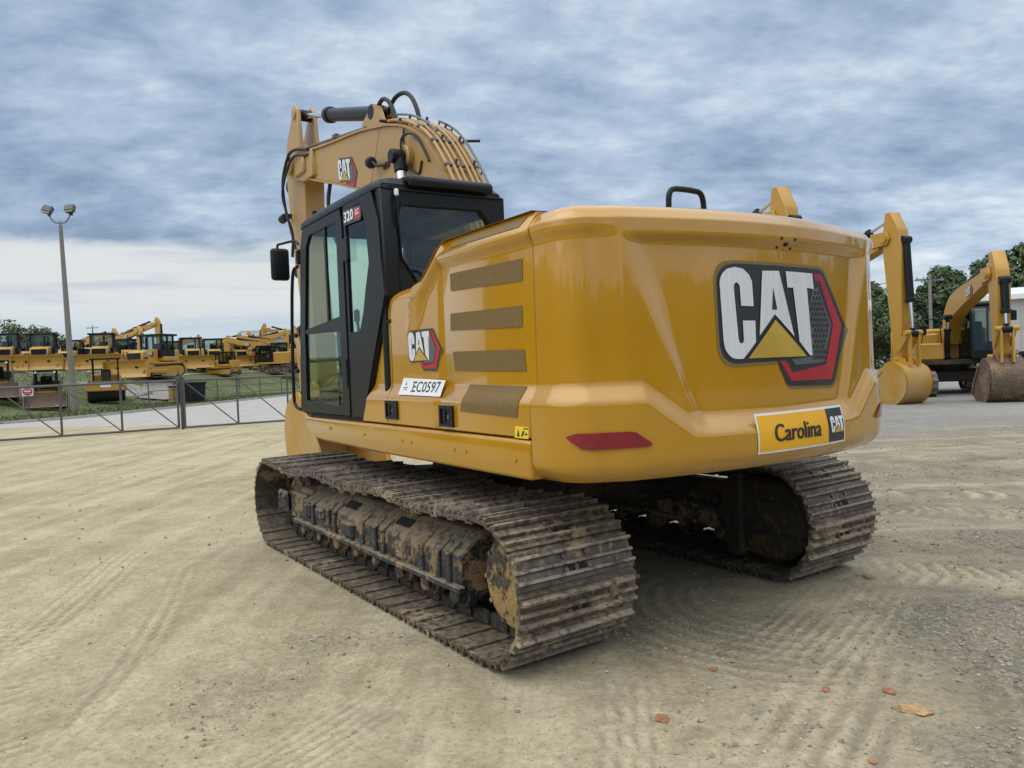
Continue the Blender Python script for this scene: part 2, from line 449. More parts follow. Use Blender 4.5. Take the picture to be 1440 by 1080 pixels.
def gh(X, Y): return relief(X, Y) + bank(X, Y)

def axis_lines(lo, hi, step, a, b, k=1.085):
    xs = []
    x = lo
    while x < hi: xs.append(x); x += step
    xs.append(hi)
    d = step; x = hi
    while x < b: d = min(d * k, 400); x += d; xs.append(x)
    d = step; x = lo; pre = []
    while x > a: d = min(d * k, 400); x -= d; pre.append(x)
    return pre[::-1] + xs
XS = axis_lines(-4.2, 5.6, .034, -3500, 3500); YS = axis_lines(1.7, 7.6, .034, -600, 5000)
mb = MB(); mb.grid([[(x, y, gh(x, y)) for x in XS] for y in YS])

def mk_dirt():
    m, g, out = new_mat('compacted_dirt_and_gravel')
    p = wpos(g); sp = g.node('ShaderNodeSeparateXYZ'); g.l.new(p, sp.inputs[0]); X, Y, Z = sp.outputs
    wob = g.noise(p, .45, 5, .6); wob2 = g.noise(p, 1.6, 6, .65)
    # the bare ground darkens into loose grey gravel towards the right
    R = g.ramp(g.math('ADD', X, g.math('MULTIPLY', g.math('SUBTRACT', wob, .5), 3.2)), -.2, 2.6)
    strip = g.noise(g.mapping(p, (.28, 1.35, 1), (0, 0, radians(24))), 1.0, 6, .6)      # bands driven across the lot
    strip = g.ramp(strip, .5, .64)
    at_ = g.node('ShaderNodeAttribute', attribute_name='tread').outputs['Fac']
    far = g.ramp(g.math('ADD', Y, g.math('MULTIPLY', wob, 5)), 14, 20)
    tan = g.cramp(g.noise(p, .8, 8, .62), [(.28, (.285, .24, .148)), (.5, (.392, .336, .212)), (.72, (.485, .42, .278))])
    str2 = g.noise(g.mapping(p, (2.6, .16, 1), (0, 0, radians(-30)), (1, 2, 0)), 1.0, 6, .58)   # wheel lines towards the gate
    tan = g.mix(g.math('MULTIPLY', g.ramp(str2, .45, .62), .5), tan, (.52, .46, .318))
    tan = g.mix(g.math('MULTIPLY', g.ramp(str2, .46, .32), .42), tan, (.27, .235, .158))
    gry = g.cramp(g.noise(p, 1.1, 8, .66), [(.30, (.155, .133, .094)), (.5, (.262, .225, .158)), (.72, (.41, .356, .252))])
    gry = g.mix(g.math('MULTIPLY', strip, .7), gry, (.43, .375, .265))
    base = g.mix(R, tan, gry)
    lo_ = g.node('ShaderNodeAttribute', attribute_name='loose').outputs['Fac']; pa_ = g.node('ShaderNodeAttribute', attribute_name='pale').outputs['Fac']
    base = g.mix(g.math('MULTIPLY', pa_, g.ramp(wob2, .3, .6, .35, .85)), base, g.cramp(g.noise(p, 3, 6, .6), [(.3, (.36, .305, .20)), (.7, (.50, .435, .295))]))
    grv = g.cramp(g.noise(p, 26, 5, .75), [(.3, (.10, .09, .07)), (.5, (.20, .18, .14)), (.7, (.36, .325, .255))])
    base = g.mix(g.math('MULTIPLY', lo_, g.ramp(wob2, .35, .6, .35, .9)), base, grv)
    # loose gravel spilled in the middle of the foreground and along the tracks
    sp1 = g.ramp(g.math('ADD', g.math('MULTIPLY', wob2, .7), g.math('MULTIPLY', g.noise(p, 5.5, 5, .7), .45)), .585, .66)
    patch = g.math('MULTIPLY', sp1, g.ramp(X, -3.2, -.8))
    base = g.mix(g.math('MULTIPLY', patch, .32), base, (.20, .18, .14))
    farg = g.cramp(g.noise(p, .25, 8, .65), [(.3, (.20, .195, .18)), (.7, (.33, .32, .30))])
    base = g.mix(g.math('MULTIPLY', far, g.ramp(X, 1, 7)), base, farg)
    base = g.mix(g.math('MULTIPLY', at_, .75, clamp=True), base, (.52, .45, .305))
    base = g.mix(g.math('MULTIPLY', at_, -.6, clamp=True), base, (.17, .148, .105))      # relief shading put into the colour: ridges pale with crushed fines, troughs darkened
    # single stones
    v = g.node('ShaderNodeTexVoronoi'); g.put(v.inputs['Vector'], p); v.inputs['Scale'].default_value = 62
    sv = g.node('ShaderNodeSeparateColor'); g.l.new(v.outputs['Color'], sv.inputs[0])
    amt = g.math('MULTIPLY_ADD', g.math('MAXIMUM', g.math('MULTIPLY', R, .6), lo_), .5, .16)
    on = g.math('MULTIPLY', g.math('LESS_THAN', sv.outputs[0], amt), g.ramp(v.outputs['Distance'], .62, .38))
    stone = g.mix(sv.outputs[1], (.10, .095, .085), (.46, .43, .37))
    base = g.mix(g.math('MULTIPLY', on, g.math('MULTIPLY_ADD', lo_, .3, .42)), base, stone)
    n3 = g.noise(p, 26, 7, .74); n4 = g.noise(p, 4.2, 6, .68)
    base = g.mix(1.0, base, g.vmath('SCALE', (1, 1, 1), g.ramp(n4, .3, .7, .84, 1.14, False)), 'MULTIPLY')
    base = g.mix(1.0, base, g.vmath('SCALE', (1, 1, 1), g.ramp(n3, .25, .75, .70, 1.30, False)), 'MULTIPLY')
    clay = g.math('MULTIPLY', g.ramp(g.noise(p, 2.3, 4, .6), .70, .76), R)
    base = g.mix(g.math('MULTIPLY', clay, .6), base, (.42, .27, .13))
    hgt = g.math('ADD', g.math('MULTIPLY', g.math('MULTIPLY', on, g.math('MULTIPLY_ADD', lo_, 1.2, .8)), g.math('SUBTRACT', .62, v.outputs['Distance'])), g.math('MULTIPLY', g.noise(p, 18, 9, .72), 1.5))
    hgt = g.math('ADD', hgt, g.math('MULTIPLY', g.noise(p, 5, 4, .6), 1.6))
    principled(g, out, Base_Color=base, Roughness=.95, Specular_IOR_Level=.2, Normal=g.bump(hgt, .55, .022))
    return m
DIRT = mk_dirt()
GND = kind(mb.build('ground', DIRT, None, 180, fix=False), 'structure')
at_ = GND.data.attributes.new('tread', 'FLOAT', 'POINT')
for nm_, pl_ in (('loose', GRAVEL), ('pale', PALE)):
    t_ = GND.data.attributes.new(nm_, 'FLOAT', 'POINT')
    t_.data.foreach_set('value', [zone(pl_, v[0], v[1], GW if nm_ == 'loose' else None) if abs(v[0]) < 8 and 0 < v[1] < 12 else 0.0 for v in mb.v])
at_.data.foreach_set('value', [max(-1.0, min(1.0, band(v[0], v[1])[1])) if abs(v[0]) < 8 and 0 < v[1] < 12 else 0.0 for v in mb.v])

def sheet(name, rows, mat, knd, dz=.004):
    b = MB(); b.grid([[(x, y, gh(x, y) + dz) for x, y in r] for r in rows])
    return kind(b.build(name, mat, None, 180, fix=False), knd)
ASPH = flat('pale_asphalt', (.37, .355, .325), .9, 0, .14, 1.2, bumps=.1)
def gate_y(X): return 21.4 + (X + 14.43) * .535
rows = []
for i in range(41):
    Y = 24 + (i / 40) ** 1.6 * 120
    xk = kerb(max(Y + 6 * max(0, 1 - (i / 16)), 27.6))
    rows.append([(lerp(xk + .05, (Y - 19.5) / .535 - 14.43 if Y < 34 else 9 + (Y - 34) * .5, k / 14), lerp(Y + 6 * max(0, 1 - (i / 16)), Y, k / 14) if True else Y) for k in range(15)])
sheet('road', rows, ASPH, 'structure')

def mk_grass():
    m, g, out = new_mat('grass')
    p = wpos(g)
    c = g.cramp(g.noise(p, .9, 8, .7), [(.3, (.045, .06, .018)), (.5, (.085, .105, .032)), (.66, (.14, .145, .055)), (.8, (.20, .175, .095))])
    principled(g, out, Base_Color=c, Roughness=.9, Normal=g.bump(g.noise(p, 7, 6), .6, .08))
    return m
GRASS = mk_grass()
rows = []
for i in range(70):
    Y = 27.2 + i * 1.0
    rows.append([(kerb(Y) - .15 - (k / 26) ** 1.3 * 70, Y, ) for k in range(27)])
b = MB(); b.grid([[(x, y, gh(x, y) + .03 + .012) for x, y in r] for r in rows])
for _ in range(16000):
    Y = random.uniform(28, 62); X = kerb(Y) - .2 - random.random() ** 1.4 * 22
    z = gh(X, Y) + .03; a = random.uniform(0, pi); L = random.uniform(.05, .16); wd = .03
    b.add([(X - cos(a) * wd, Y - sin(a) * wd, z), (X + cos(a) * wd, Y + sin(a) * wd, z), (X + random.uniform(-.05, .05), Y + random.uniform(-.05, .05), z + L)], [(0, 1, 2)])
kind(b.build('grass', GRASS, None, 180, fix=False), 'stuff')
b = MB()
kp = [(kerb(Y), Y) for Y in [27.6 + i * .8 for i in range(90)]]
CONC = flat('kerb_concrete', (.36, .34, .30), .9, 0, .15, 3)
b.grid([[(x - .12, y, gh(x, y) - .05) for x, y in kp], [(x - .12, y, gh(x, y) + .12) for x, y in kp], [(x + .06, y, gh(x, y) + .12) for x, y in kp], [(x + .08, y, gh(x, y) - .05) for x, y in kp]])
kind(b.build('kerb', CONC, None, 40), 'structure')
# yard apron on the bank where the machines stand
YARD = flat('yard_gravel', (.22, .21, .19), .95, 0, .2, .7, bumps=.2)
rows = [[(kerb(Y) - lerp(5.5, 13.5, sstep(52, 66, Y)) - k * 3.5, Y) for k in range(22)] for Y in [51 + i * 1.5 for i in range(54)]]
b = MB(); b.grid([[(x, y, gh(x, y) + .06) for x, y in r] for r in rows]); kind(b.build('yard_pavement', YARD, None, 180, fix=False), 'structure')

# loose stones: thousands of pebbles, one object
def mk_peb():
    m, g, out = new_mat('pebbles')
    p = wpos(g); v = g.node('ShaderNodeTexWhiteNoise'); 
    q = g.vmath('SNAP', p, (.04, .04, .04)); g.l.new(q, v.inputs['Vector'])
    c = g.cramp(v.outputs['Value'], [(0, (.17, .15, .12)), (.45, (.27, .24, .18)), (.8, (.38, .335, .25)), (1, (.52, .47, .37))])
    principled(g, out, Base_Color=c, Roughness=.9)
    return m
b = MB()
OCT = [(0, 1, 2), (0, 2, 3), (0, 3, 4), (0, 4, 1), (5, 2, 1), (5, 3, 2), (5, 4, 3), (5, 1, 4)]
cnt = 0
while cnt < 15000:
    Y = 1.8 + random.random() ** 1.6 * 13; X = random.uniform(-.75, .75) * (Y + 1.0)
    dens = .07 + .5 * sstep(-.2, 2.0, X + noise.noise((X * .5, Y * .5, 0)) * 1.5)
    cl = noise.noise((X * 1.1, Y * 1.1, 6)) + .5 * noise.noise((X * 3.3, Y * 3.3, 2))
    dens *= sstep(-.35, .5, cl) + .12
    gq = zone(GRAVEL, X, Y, GW); dens = max(dens, gq)
    gq = random.random() < gq
    if random.random() > dens: continue
    r = .0032 + random.random() ** (3 if gq else 6) * .014 * (1 if Y < 6 else 1.5); z = gh(X, Y) + r * .25
    a = random.uniform(0, pi); e = random.uniform(.6, 1.0)
    j = lambda: random.uniform(.75, 1.25) * r
    b.add([(X, Y, z + j() * .7)] + [(X + cos(a + k * pi / 2) * j() * (e if k % 2 else 1), Y + sin(a + k * pi / 2) * j() * (e if k % 2 else 1), z + random.uniform(-.2, .2) * r) for k in range(4)] + [(X, Y, z - r * .6)], OCT)
    cnt += 1
kind(b.build('gravel', mk_peb(), None, 20, fix=False), 'stuff')

# clods of red clay dropped from the tracks
CLAY = flat('red_clay', (.36, .165, .085), .95, 0, .3, 30, bumps=.4)
CLAY2 = flat('tan_clay', (.46, .30, .15), .95, 0, .3, 30, bumps=.4)
def clod(x, y, r, mat, label):
    bb = bmesh.new(); bmesh.ops.create_icosphere(bb, subdivisions=3, radius=1)
    sd = random.uniform(0, 50)
    for v in bb.verts:
        k = 1 + .35 * noise.noise(v.co * 1.6 + Vector((sd, 0, 0))) + .22 * noise.noise(v.co * 4 + Vector((0, sd, 0)))
        v.co = Vector((v.co.x * r * k * 1.25, v.co.y * r * k * .85, v.co.z * r * k * .30))
    o = MB().bm(bb).build('clay_clod', mat, None, 40); o.location = (x, y, gh(x, y) + r * .16); o.rotation_euler = (0, 0, sd)
    tag(o, label, 'dirt clod', 'clods of clay on the gravel')
for a in [(.60, 3.33, .032, CLAY, 'pale orange clay clod nearest the bottom edge of the photo'), (1.70, 3.52, .030, CLAY, 'red clay clod on its own at the lower right on dark gravel'),
          (1.42, 3.56, .022, CLAY, 'small red clay clod left of the bigger one at lower right'), (1.72, 3.32, .055, CLAY2, 'flat tan clay lump, largest of the lumps at lower right'),
          (.82, 3.98, .018, CLAY, 'small red clay crumb behind the near track, in the middle'), (.97, 3.86, .024, CLAY, 'red clay clod behind the near track, right one of a pair'),
          (2.45, 5.35, .035, CLAY, 'reddish clay clod beside the rear of the far track'), (1.33, 2.92, .016, CLAY, 'tiny brown clay crumb near the bottom of the photo')]: clod(*a)
# ------------------------------------------------------------------ decals and lettering
EMB = dict(
 out=[(-0.006, .48), (.0, .506), (.012, .528), (.031, .546), (.055, .558), (.108, .565), (.735, .56), (.781, .548), (1.018, .28), (.856, .005), (.811, -.009), (.446, .004), (.425, .016), (.361, .124), (.105, .1205), (.079, .122), (.05, .131), (.027, .147), (.010, .172), (0, .205)],
 C=[(.009, .48), (.015, .502), (.027, .519), (.041, .531), (.059, .541), (.103, .549), (.152, .542), (.188, .517), (.206, .487), (.211, .375), (.132, .377), (.128, .464), (.12, .476), (.108, .481), (.096, .475), (.091, .46), (.108, .231), (.113, .214), (.124, .209), (.136, .213), (.141, .224), (.139, .311), (.218, .31), (.217, .213), (.135, .141), (.105, .1405), (.08, .143), (.06, .151), (.044, .164), (.032, .178), (.024, .196), (.019, .222)],
 A=[(.277, .536), (.395, .539), (.494, .235), (.353, .339), (.243, .243)], Ac=[(.347, .462), (.371, .36), (.334, .36)],
 T=[(.445, .539), (.668, .536), (.676, .461), (.615, .466), (.642, .142), (.618, .143), (.534, .211), (.499, .464), (.455, .463)],
 tri=[(.355, .313), (.164, .141), (.59, .14)],
 red=[(.687, .537), (.76, .535), (.966, .289), (.83, .021), (.462, .027), (.382, .122), (.424, .124), (.471, .066), (.771, .096), (.865, .288), (.741, .503), (.699, .502)],
 mesh=[(.667, .456), (.72, .472), (.842, .288), (.756, .106), (.496, .1), (.467, .129), (.649, .137), (.624, .366)])
def grow(poly, k):
    cx = sum(p[0] for p in poly) / len(poly); cy = sum(p[1] for p in poly) / len(poly)
    return [(p[0] + k * (1 if p[0] > cx else -1), p[1] + k * (1 if p[1] > cy else -1)) for p in poly]
EMB_MATS = [DEC_RIM, DEC_BLK, DEC_SIL, DEC_GLD, DEC_RED, DEC_HEX]
def inside(p, poly):
    r = False
    for (x1, y1), (x2, y2) in zip(poly, poly[1:] + poly[:1]):
        if (y1 > p[1]) != (y2 > p[1]) and p[0] < (x2 - x1) * (p[1] - y1) / (y2 - y1) + x1: r = not r
    return r
def honeycomb(st=.030):
    out = []
    for j in range(40):
        for i in range(30):
            cx, cy = .45 + (i + .5 * (j % 2)) * st, .08 + j * st * .866
            h = [(cx + st * .42 * sin(k * pi / 3), cy + st * .42 * cos(k * pi / 3)) for k in range(6)]
            if all(inside(q_, EMB['mesh']) for q_ in h): out.append((h, 1, 4))
    return out
def emblem_polys(fine=False):
    e = EMB
    return (honeycomb() if fine else []) + [(grow(e['out'], .014), 0, 0), (e['out'], 1, 1), (e['mesh'], 5, 3), (e['red'], 4, 2), (e['C'], 2, 5), (e['A'], 2, 5), (e['T'], 2, 5), (e['Ac'], 1, 6), (e['tri'], 3, 6)]
def text_polys(txt, h, sx=1.0, bold=0.0, shear=0.0):
    """outlines of default-font lettering, as triangles; origin at lower left, cap height h"""
    c = bpy.data.curves.new('lettering', 'FONT'); c.body = txt; c.size = 1; c.offset = bold; c.shear = shear; c.resolution_u = 3
    o = bpy.data.objects.new('lettering', c); COL.objects.link(o)
    dg = bpy.context.evaluated_depsgraph_get(); me = bpy.data.meshes.new_from_object(o.evaluated_get(dg))
    k = h / .69
    vs = [(v.co.x * k * sx, v.co.y * k) for v in me.vertices]; fs = [tuple(p.vertices) for p in me.polygons]
    bpy.data.objects.remove(o); bpy.data.curves.remove(c); bpy.data.meshes.remove(me)
    w_ = max(v[0] for v in vs)
    return [[vs[i] for i in f] for f in fs], w_
def decal(parent, name, polys, mats, fn, du=.06, gap=.0012):
    """polys: (points, material index, layer); fn(u, v, offset) maps on to the real surface"""
    mb = MB()
    for pts, mi, lay in polys:
        b = bmesh.new()
        f = b.faces.new([b.verts.new((p[0], p[1], 0)) for p in pts])
        if len(pts) > 3: bmesh.ops.triangulate(b, faces=b.faces[:])
        for ax in (0, 1):
            lo = min(p[ax] for p in pts); hi = max(p[ax] for p in pts)
            k = math.ceil(lo / du)
            while k * du < hi:
                co = [0, 0, 0]; no = [0, 0, 0]; co[ax] = k * du; no[ax] = 1
                bmesh.ops.bisect_plane(b, geom=b.verts[:] + b.edges[:] + b.faces[:], plane_co=co, plane_no=no); k += 1
        for v in b.verts: v.co = fn(v.co.x, v.co.y, gap * (lay + 2))
        mb.bm(b, mi)
    return mb.build(name, mats, parent, 60, fix=False)
def on_plane(o, ux, vx, nx):
    o, ux, vx, nx = map(Vector, (o, ux, vx, nx))
    return lambda u, v, d: o + ux * u + vx * v + nx * d

# ------------------------------------------------------------------ the big excavator
EX = thing('excavator', 'large yellow excavator with black cab, in front of all others, seen from its counterweight', 'excavator', MC, MYAW)
UY = radians(1.67)                      # the undercarriage is slewed a touch against the upper body
ZC = .408; RP = .362; HX = 1.845; SW = .776; GA = 1.19
def track_path():
    pts = []
    n = 60
    for i in range(n): pts.append((lerp(-HX, HX, i / n), ZC - RP))
    for i in range(60):
        a = -pi / 2 + pi * i / 60; pts.append((HX + RP * cos(a), ZC + RP * sin(a)))
    top = [(HX, 0), (1.5, -.018), (1.15, -.045), (.8, -.012), (.62, 0), (.3, -.018), (0, -.035), (-.3, -.018), (-.62, 0), (-1.0, -.03), (-1.4, -.02), (-HX, 0)]
    sp = smooth_path([(a, 0, ZC + RP + b) for a, b in top], 8)
    pts += [(p.x, p.z) for p in sp[:-1]]
    for i in range(60):
        a = pi / 2 + pi * i / 60; pts.append((-HX + RP * cos(a), ZC + RP * sin(a)))
    return pts
def sample_loop(pts, n):
    L = [0]
    for i in range(len(pts)): a, b = pts[i], pts[(i + 1) % len(pts)]; L.append(L[-1] + hypot(b[0] - a[0], b[1] - a[1]))
    out = []; j = 0
    for k in range(n):
        t = L[-1] * (k + .35) / n
        while L[j + 1] < t: j += 1
        a, b = pts[j], pts[(j + 1) % len(pts)]; f = (t - L[j]) / (L[j + 1] - L[j])
        d = Vector((b[0] - a[0], 0, b[1] - a[1])).normalized()
        out.append((Vector((lerp(a[0], b[0], f), 0, lerp(a[1], b[1], f))), d))
    return out, L[-1]
TP = track_path(); NS = 49
LOOP, LLEN = sample_loop(TP, NS); PITCH = LLEN / NS
def shoe_mesh():
    # profile (t along travel, n outward)
    h = PITCH / 2
    pr = [(-h + .004, 0), (-h + .004, .02), (-h + .02, .02), (-h + .026, .052), (-h + .040, .052), (-h + .048, .021), (-.012, .019), (-.008, .040), (.006, .040), (.012, .019),
          (h - .056, .019), (h - .051, .042), (h - .036, .042), (h - .030, .019), (h - .009, .016), (h - .012, -.002), (h + .045, -.004), (h + .045, -.012), (h - .03, -.012), (h - .034, 0)]
    b = MB(); b.prism([(p[0], p[1]) for p in pr], 'y', -SW / 2, SW / 2)
    for y in (-.075, .075):
        for t in (-.038, .034): b.cyl((t, y, .012), (t, y, .030), .014, 6)
    for y in (-.035, .035): b.box((.028, y, .0195), (.032, .045, .004), m=1)
    return b
proto_shoe = None
for side in (1, -1):
    ch = MB()
    for p, d in LOOP:
        nrm = Vector((d.z, 0, -d.x)); M3 = Matrix((d, (0, 1, 0), nrm)).transposed()
        for y in (-.085, .085):
            ch.box(p - nrm * .05 + Vector((0, side * GA + y, 0)), (PITCH * .93, .038, .095), .015, M3)
        ch.cyl(p - nrm * .06 + d * (PITCH / 2) + Vector((0, side * GA - .12, 0)), p - nrm * .06 + d * (PITCH / 2) + Vector((0, side * GA + .12, 0)), .028, 10)
    chain = ch.build('crawler_track', UNDER, EX); chain.rotation_euler = (0, 0, UY)
    for i, (p, d) in enumerate(LOOP):
        if proto_shoe is None: o = shoe_mesh().build('track_shoe', [SHOE, DGREY], chain, 30); proto_shoe = o
        else: o = proto_shoe.copy(); COL.objects.link(o); o.parent = chain
        nrm = Vector((d.z, 0, -d.x)); M3 = Matrix((d, (0, 1, 0), nrm)).transposed().to_4x4()
        M3.translation = p + Vector((0, side * GA, 0)); o.matrix_local = M3
    c = side * GA; o_ = side                       # o_: outward
    fr = MB()
    sec = [(-.20, .25), (-.245, .29), (-.245, .475), (-.225, .495), (-.085, .598), (-.06, .605), (.06, .605), (.085, .598), (.225, .495), (.245, .475), (.245, .29), (.20, .25)]
    fr.prism([(c + a, b) for a, b in sec], 'x', -1.42, 1.30, .012)
    for s_ in (-1, 1):
        fr.b2((-1.46, c + s_ * .235, .275), (1.45, c + s_ * .285, .315), .008)         # lower flange
        for x in (-1.30, -1.17, -.95, -.38, -.25, -.02, .52, .64, 1.0):
            fr.box((x, c + s_ * .250, .39), (.05, .032, .20), .008)
            fr.box((x, c + s_ * .205, .511), (.05, .10, .02), .006, Matrix.Rotation(-s_ * .634, 3, 'X'))
        fr.box((.25, c + s_ * .25, .39), (.22, .05, .12), .02); fr.box((-.65, c + s_ * .25, .39), (.16, .05, .12), .02)
        fr.box((.82, c + s_ * .255, .43), (.16, .05, .10), .025); fr.box((1.12, c + s_ * .25, .42), (.1, .06, .14), .03)
    for x in (-.55, .35):
        fr.box((x, c + o_ * .155, .548), (.21, .075, .014), .006, Matrix.Rotation(-o_ * .634, 3, 'X'), m=1)
    fr.b2((1.22, c - .235, .29), (1.62, c - .19, .53), .03); fr.b2((1.22, c + .19, .29), (1.62, c + .235, .53), .03)   # idler yoke
    fr.b2((1.18, c - .2, .5), (1.5, c + .2, .57), .03)
    fr.b2((-1.62, c - .1 - side * .08, .22), (-1.38, c + .1 - side * .08, .60), .03)
    fr.prism([(.82, .60), (1.02, .625), (1.1, .58), (1.12, .5), (.8, .5)], 'y', c - .11, c + .11, .01)
    frame = fr.build('track_frame', [FRAME, DGREY], EX); frame.rotation_euler = (0, 0, UY)
    r1 = MB(); r1.cyl((0, -.2, 0), (0, .2, 0), .062, 16); 
    for y in (-.15, .15): r1.cyl((0, y - .035, 0), (0, y + .035, 0), .088, 20, bev=.01); r1.cyl((0, y * 1.42 - .03, 0), (0, y * 1.42 + .03, 0), .055, 14, bev=.01)
    rp = None
    for k in range(8):
        if rp is None: o = r1.build('bottom_roller', FRAME, frame); rp = o
        else: o = rp.copy(); COL.objects.link(o); o.parent = frame
        o.location = (-1.32 + k * .375, c, .232)
    cr = None
    for x in (-.62, .62):
        q = MB(); q.cyl((0, -.14, 0), (0, .16, 0), .06, 16, bev=.01); q.b2((-.03, -.04, -.12), (.03, .04, 0))
        o = q.build('carrier_roller', MUDCAP, frame); o.location = (x, c, .662)
    q = MB(); q.cyl((0, -.07, 0), (0, .07, 0), .285, 40, bev=.02); q.cyl((0, -.11, 0), (0, .11, 0), .20, 30, bev=.02); q.cyl((0, -.24, 0), (0, .24, 0), .085, 20, bev=.015)
    q.b2((-.12, -.245, -.1), (.13, -.2, .1), .02); q.b2((-.12, .2, -.1), (.13, .245, .1), .02)
    for a in range(5): q.cyl((.07 * cos(a * 1.26), -.255, .07 * sin(a * 1.26)), (.07 * cos(a * 1.26), .255, .07 * sin(a * 1.26)), .013, 6)
    o = q.build('front_idler', FRAME, frame); o.location = (HX, c, ZC)
    # sprocket with teeth
    q = MB(); nt = 21; pl = []
    for k in range(nt):
        for f_, r_ in ((-.33, .262), (-.12, .315), (.12, .315), (.33, .262)): a = 2 * pi * (k + f_) / nt; pl.append((r_ * cos(a), r_ * sin(a)))
    q.prism(pl, 'y', -.032, .032); o = q.build('sprocket', UNDER, frame); o.location = (-HX, c, ZC)
    # final drive: flat round cover outside, motor guard inside
    q = MB(); y0 = .03 * o_; q.tube([(0, y0, 0), (0, .15 * o_, 0), (0, .175 * o_, 0), (0, .195 * o_, 0), (0, .197 * o_, 0)], [.262, .260, .248, .20, .0001], 40)
    for k in range(10): a = 2 * pi * k / 10; q.cyl((.225 * cos(a), .16 * o_, .225 * sin(a)), (.225 * cos(a), .196 * o_, .225 * sin(a)), .014, 6)
    for a in (.6, 2.2, 3.9): q.cyl((.1 * cos(a), .19 * o_, .1 * sin(a)), (.1 * cos(a), .206 * o_, .1 * sin(a)), .022, 8)
    o = q.build('final_drive_cover', MUDCAP, frame); o.location = (-HX, c, ZC)
    q = MB(); pl = [(.30 * cos(a), .30 * sin(a)) for a in [pi / 2 + pi * k / 16 for k in range(17)]] + [(.30, -.26), (.30, .30)]
    q.prism(pl, 'y', -.03 * o_, -.31 * o_, .03); q.prism([(.22, -.3), (.36, -.3), (.42, .2), (.30, .34), (.22, .34)], 'y', -.03 * o_, -.35 * o_, .02)
    for z in (-.12, .1): q.b2((-.2, -.313 * o_, z - .04), (.1, -.325 * o_, z + .04), .004)
    o = q.build('travel_motor_guard', UNDER, frame); o.location = (-HX, c, ZC)
    q = MB(); q.tube(smooth_path([(-1.35, c - o_ * .3, .52), (-1.1, c - o_ * .42, .6), (-.7, side * .6, .62), (-.3, side * .25, .7)]), .018, 8)
    q.tube(smooth_path([(-1.35, c - o_ * .3, .44), (-1.05, c - o_ * .4, .5), (-.65, side * .55, .56), (-.25, side * .2, .7)]), .018, 8)
    o = q.build('travel_hose', RUB, EX); o.rotation_euler = (0, 0, UY)

cb = MB()
cb.prism([(-.62, -.5), (.62, -.5), (.75, .0), (.62, .5), (-.62, .5), (-.75, 0)], 'z', .42, .80, .03)
for sx in (-1, 1):
    for sy in (-1, 1):
        a = Vector((sx * .45, sy * .4, 0)); b_ = Vector((sx * .80, sy * 1.0, 0))
        dd = (b_ - a); ang = atan2(dd.y, dd.x); mid = (a + b_) / 2
        cb.box((mid.x, mid.y, .60), (dd.length + .3, .34, .30), .03, Matrix.Rotation(ang, 3, 'Z'))
cb.cyl((0, 0, .78), (0, 0, .90), .62, 40, bev=.01)
o = cb.build('carbody', UNDER, EX); o.rotation_euler = (0, 0, UY)
q = MB(); q.cyl((0, 0, .88), (0, 0, 1.0), .66, 48, bev=.012)
for k in range(36): a = k * pi / 18; q.cyl((.62 * cos(a), .62 * sin(a), .85), (.62 * cos(a), .62 * sin(a), .885), .014, 6)
q.build('slew_ring', UNDER, EX)
dk = MB(); dk.b2((-2.15, -1.28, 1.01), (.95, 1.28, 1.10), .01); dk.b2((.9, -1.28, 1.05), (1.42, -.3, 1.12), .01); dk.b2((.9, .3, 1.05), (1.45, 1.28, 1.12), .01)
dk.b2((-2.1, -.45, .98), (.95, -.30, 1.3), .01); dk.b2((-2.1, .30, .98), (.95, .45, 1.3), .01); dk.b2((-1.7, -.9, .97), (-.9, .9, 1.02), .01)
dk.b2((-2.2, -1.27, 1.18), (1.44, 1.297, 1.225), .004)
dk.build('revolving_deck', UNDER, EX)

# ---- counterweight: outline (seen from above) swept up a profile
half = [(-2.168, 1.33), (-2.24, 1.33), (-2.30, 1.327), (-2.36, 1.315), (-2.415, 1.29), (-2.465, 1.255), (-2.51, 1.20), (-2.545, 1.13)]
half += [(-2.755 + .1455 * y * y - .0055 * (y / 1.1) ** 8, y) for y in (1.03, .9, .75, .6, .45, .3, .15, 0)]
full = half + [(x, -y) for x, y in half[-2::-1]]
sp = smooth_path([(x, y, 0) for x, y in full], 8)
SL = [0.0]
for a, b_ in zip(sp, sp[1:]): SL.append(SL[-1] + (b_ - a).length)
SMID = SL[-1] / 2
def outl(s):
    """s: arc length from the middle of the rear face, positive to the machine's left"""
    t = max(0, min(SL[-1], SMID - s)); lo = 0; hi = len(SL) - 1
    while hi - lo > 1:
        m = (lo + hi) // 2
        if SL[m] <= t: lo = m
        else: hi = m
    f = (t - SL[lo]) / (SL[hi] - SL[lo]); p = sp[lo].lerp(sp[hi], f)
    t0 = (sp[min(lo + 1, len(sp) - 1)] - sp[max(lo - 1, 0)]).normalized(); t1 = (sp[min(hi + 1, len(sp) - 1)] - sp[max(hi - 1, 0)]).normalized()
    tg = t0.lerp(t1, f).normalized()
    return p, Vector((tg.y, -tg.x, 0)) * -1 if False else Vector((-abs(tg.y), tg.x * (1 if tg.y < 0 else -1), 0)).normalized()
def outn(s):
    a, _ = outl(s + .01); b, _ = outl(s - .01); p, _ = outl(s)
    t = (b - a).normalized()          # running from left round to right
    n = Vector((t.y, -t.x, 0))
    return p, n
def clampf(x): return max(0.0, min(1.0, x))
def soft(t, k=.25):
    """linear ramp with softened ends"""
    t = clampf(t); return lerp(t, t * t * (3 - 2 * t), .7)
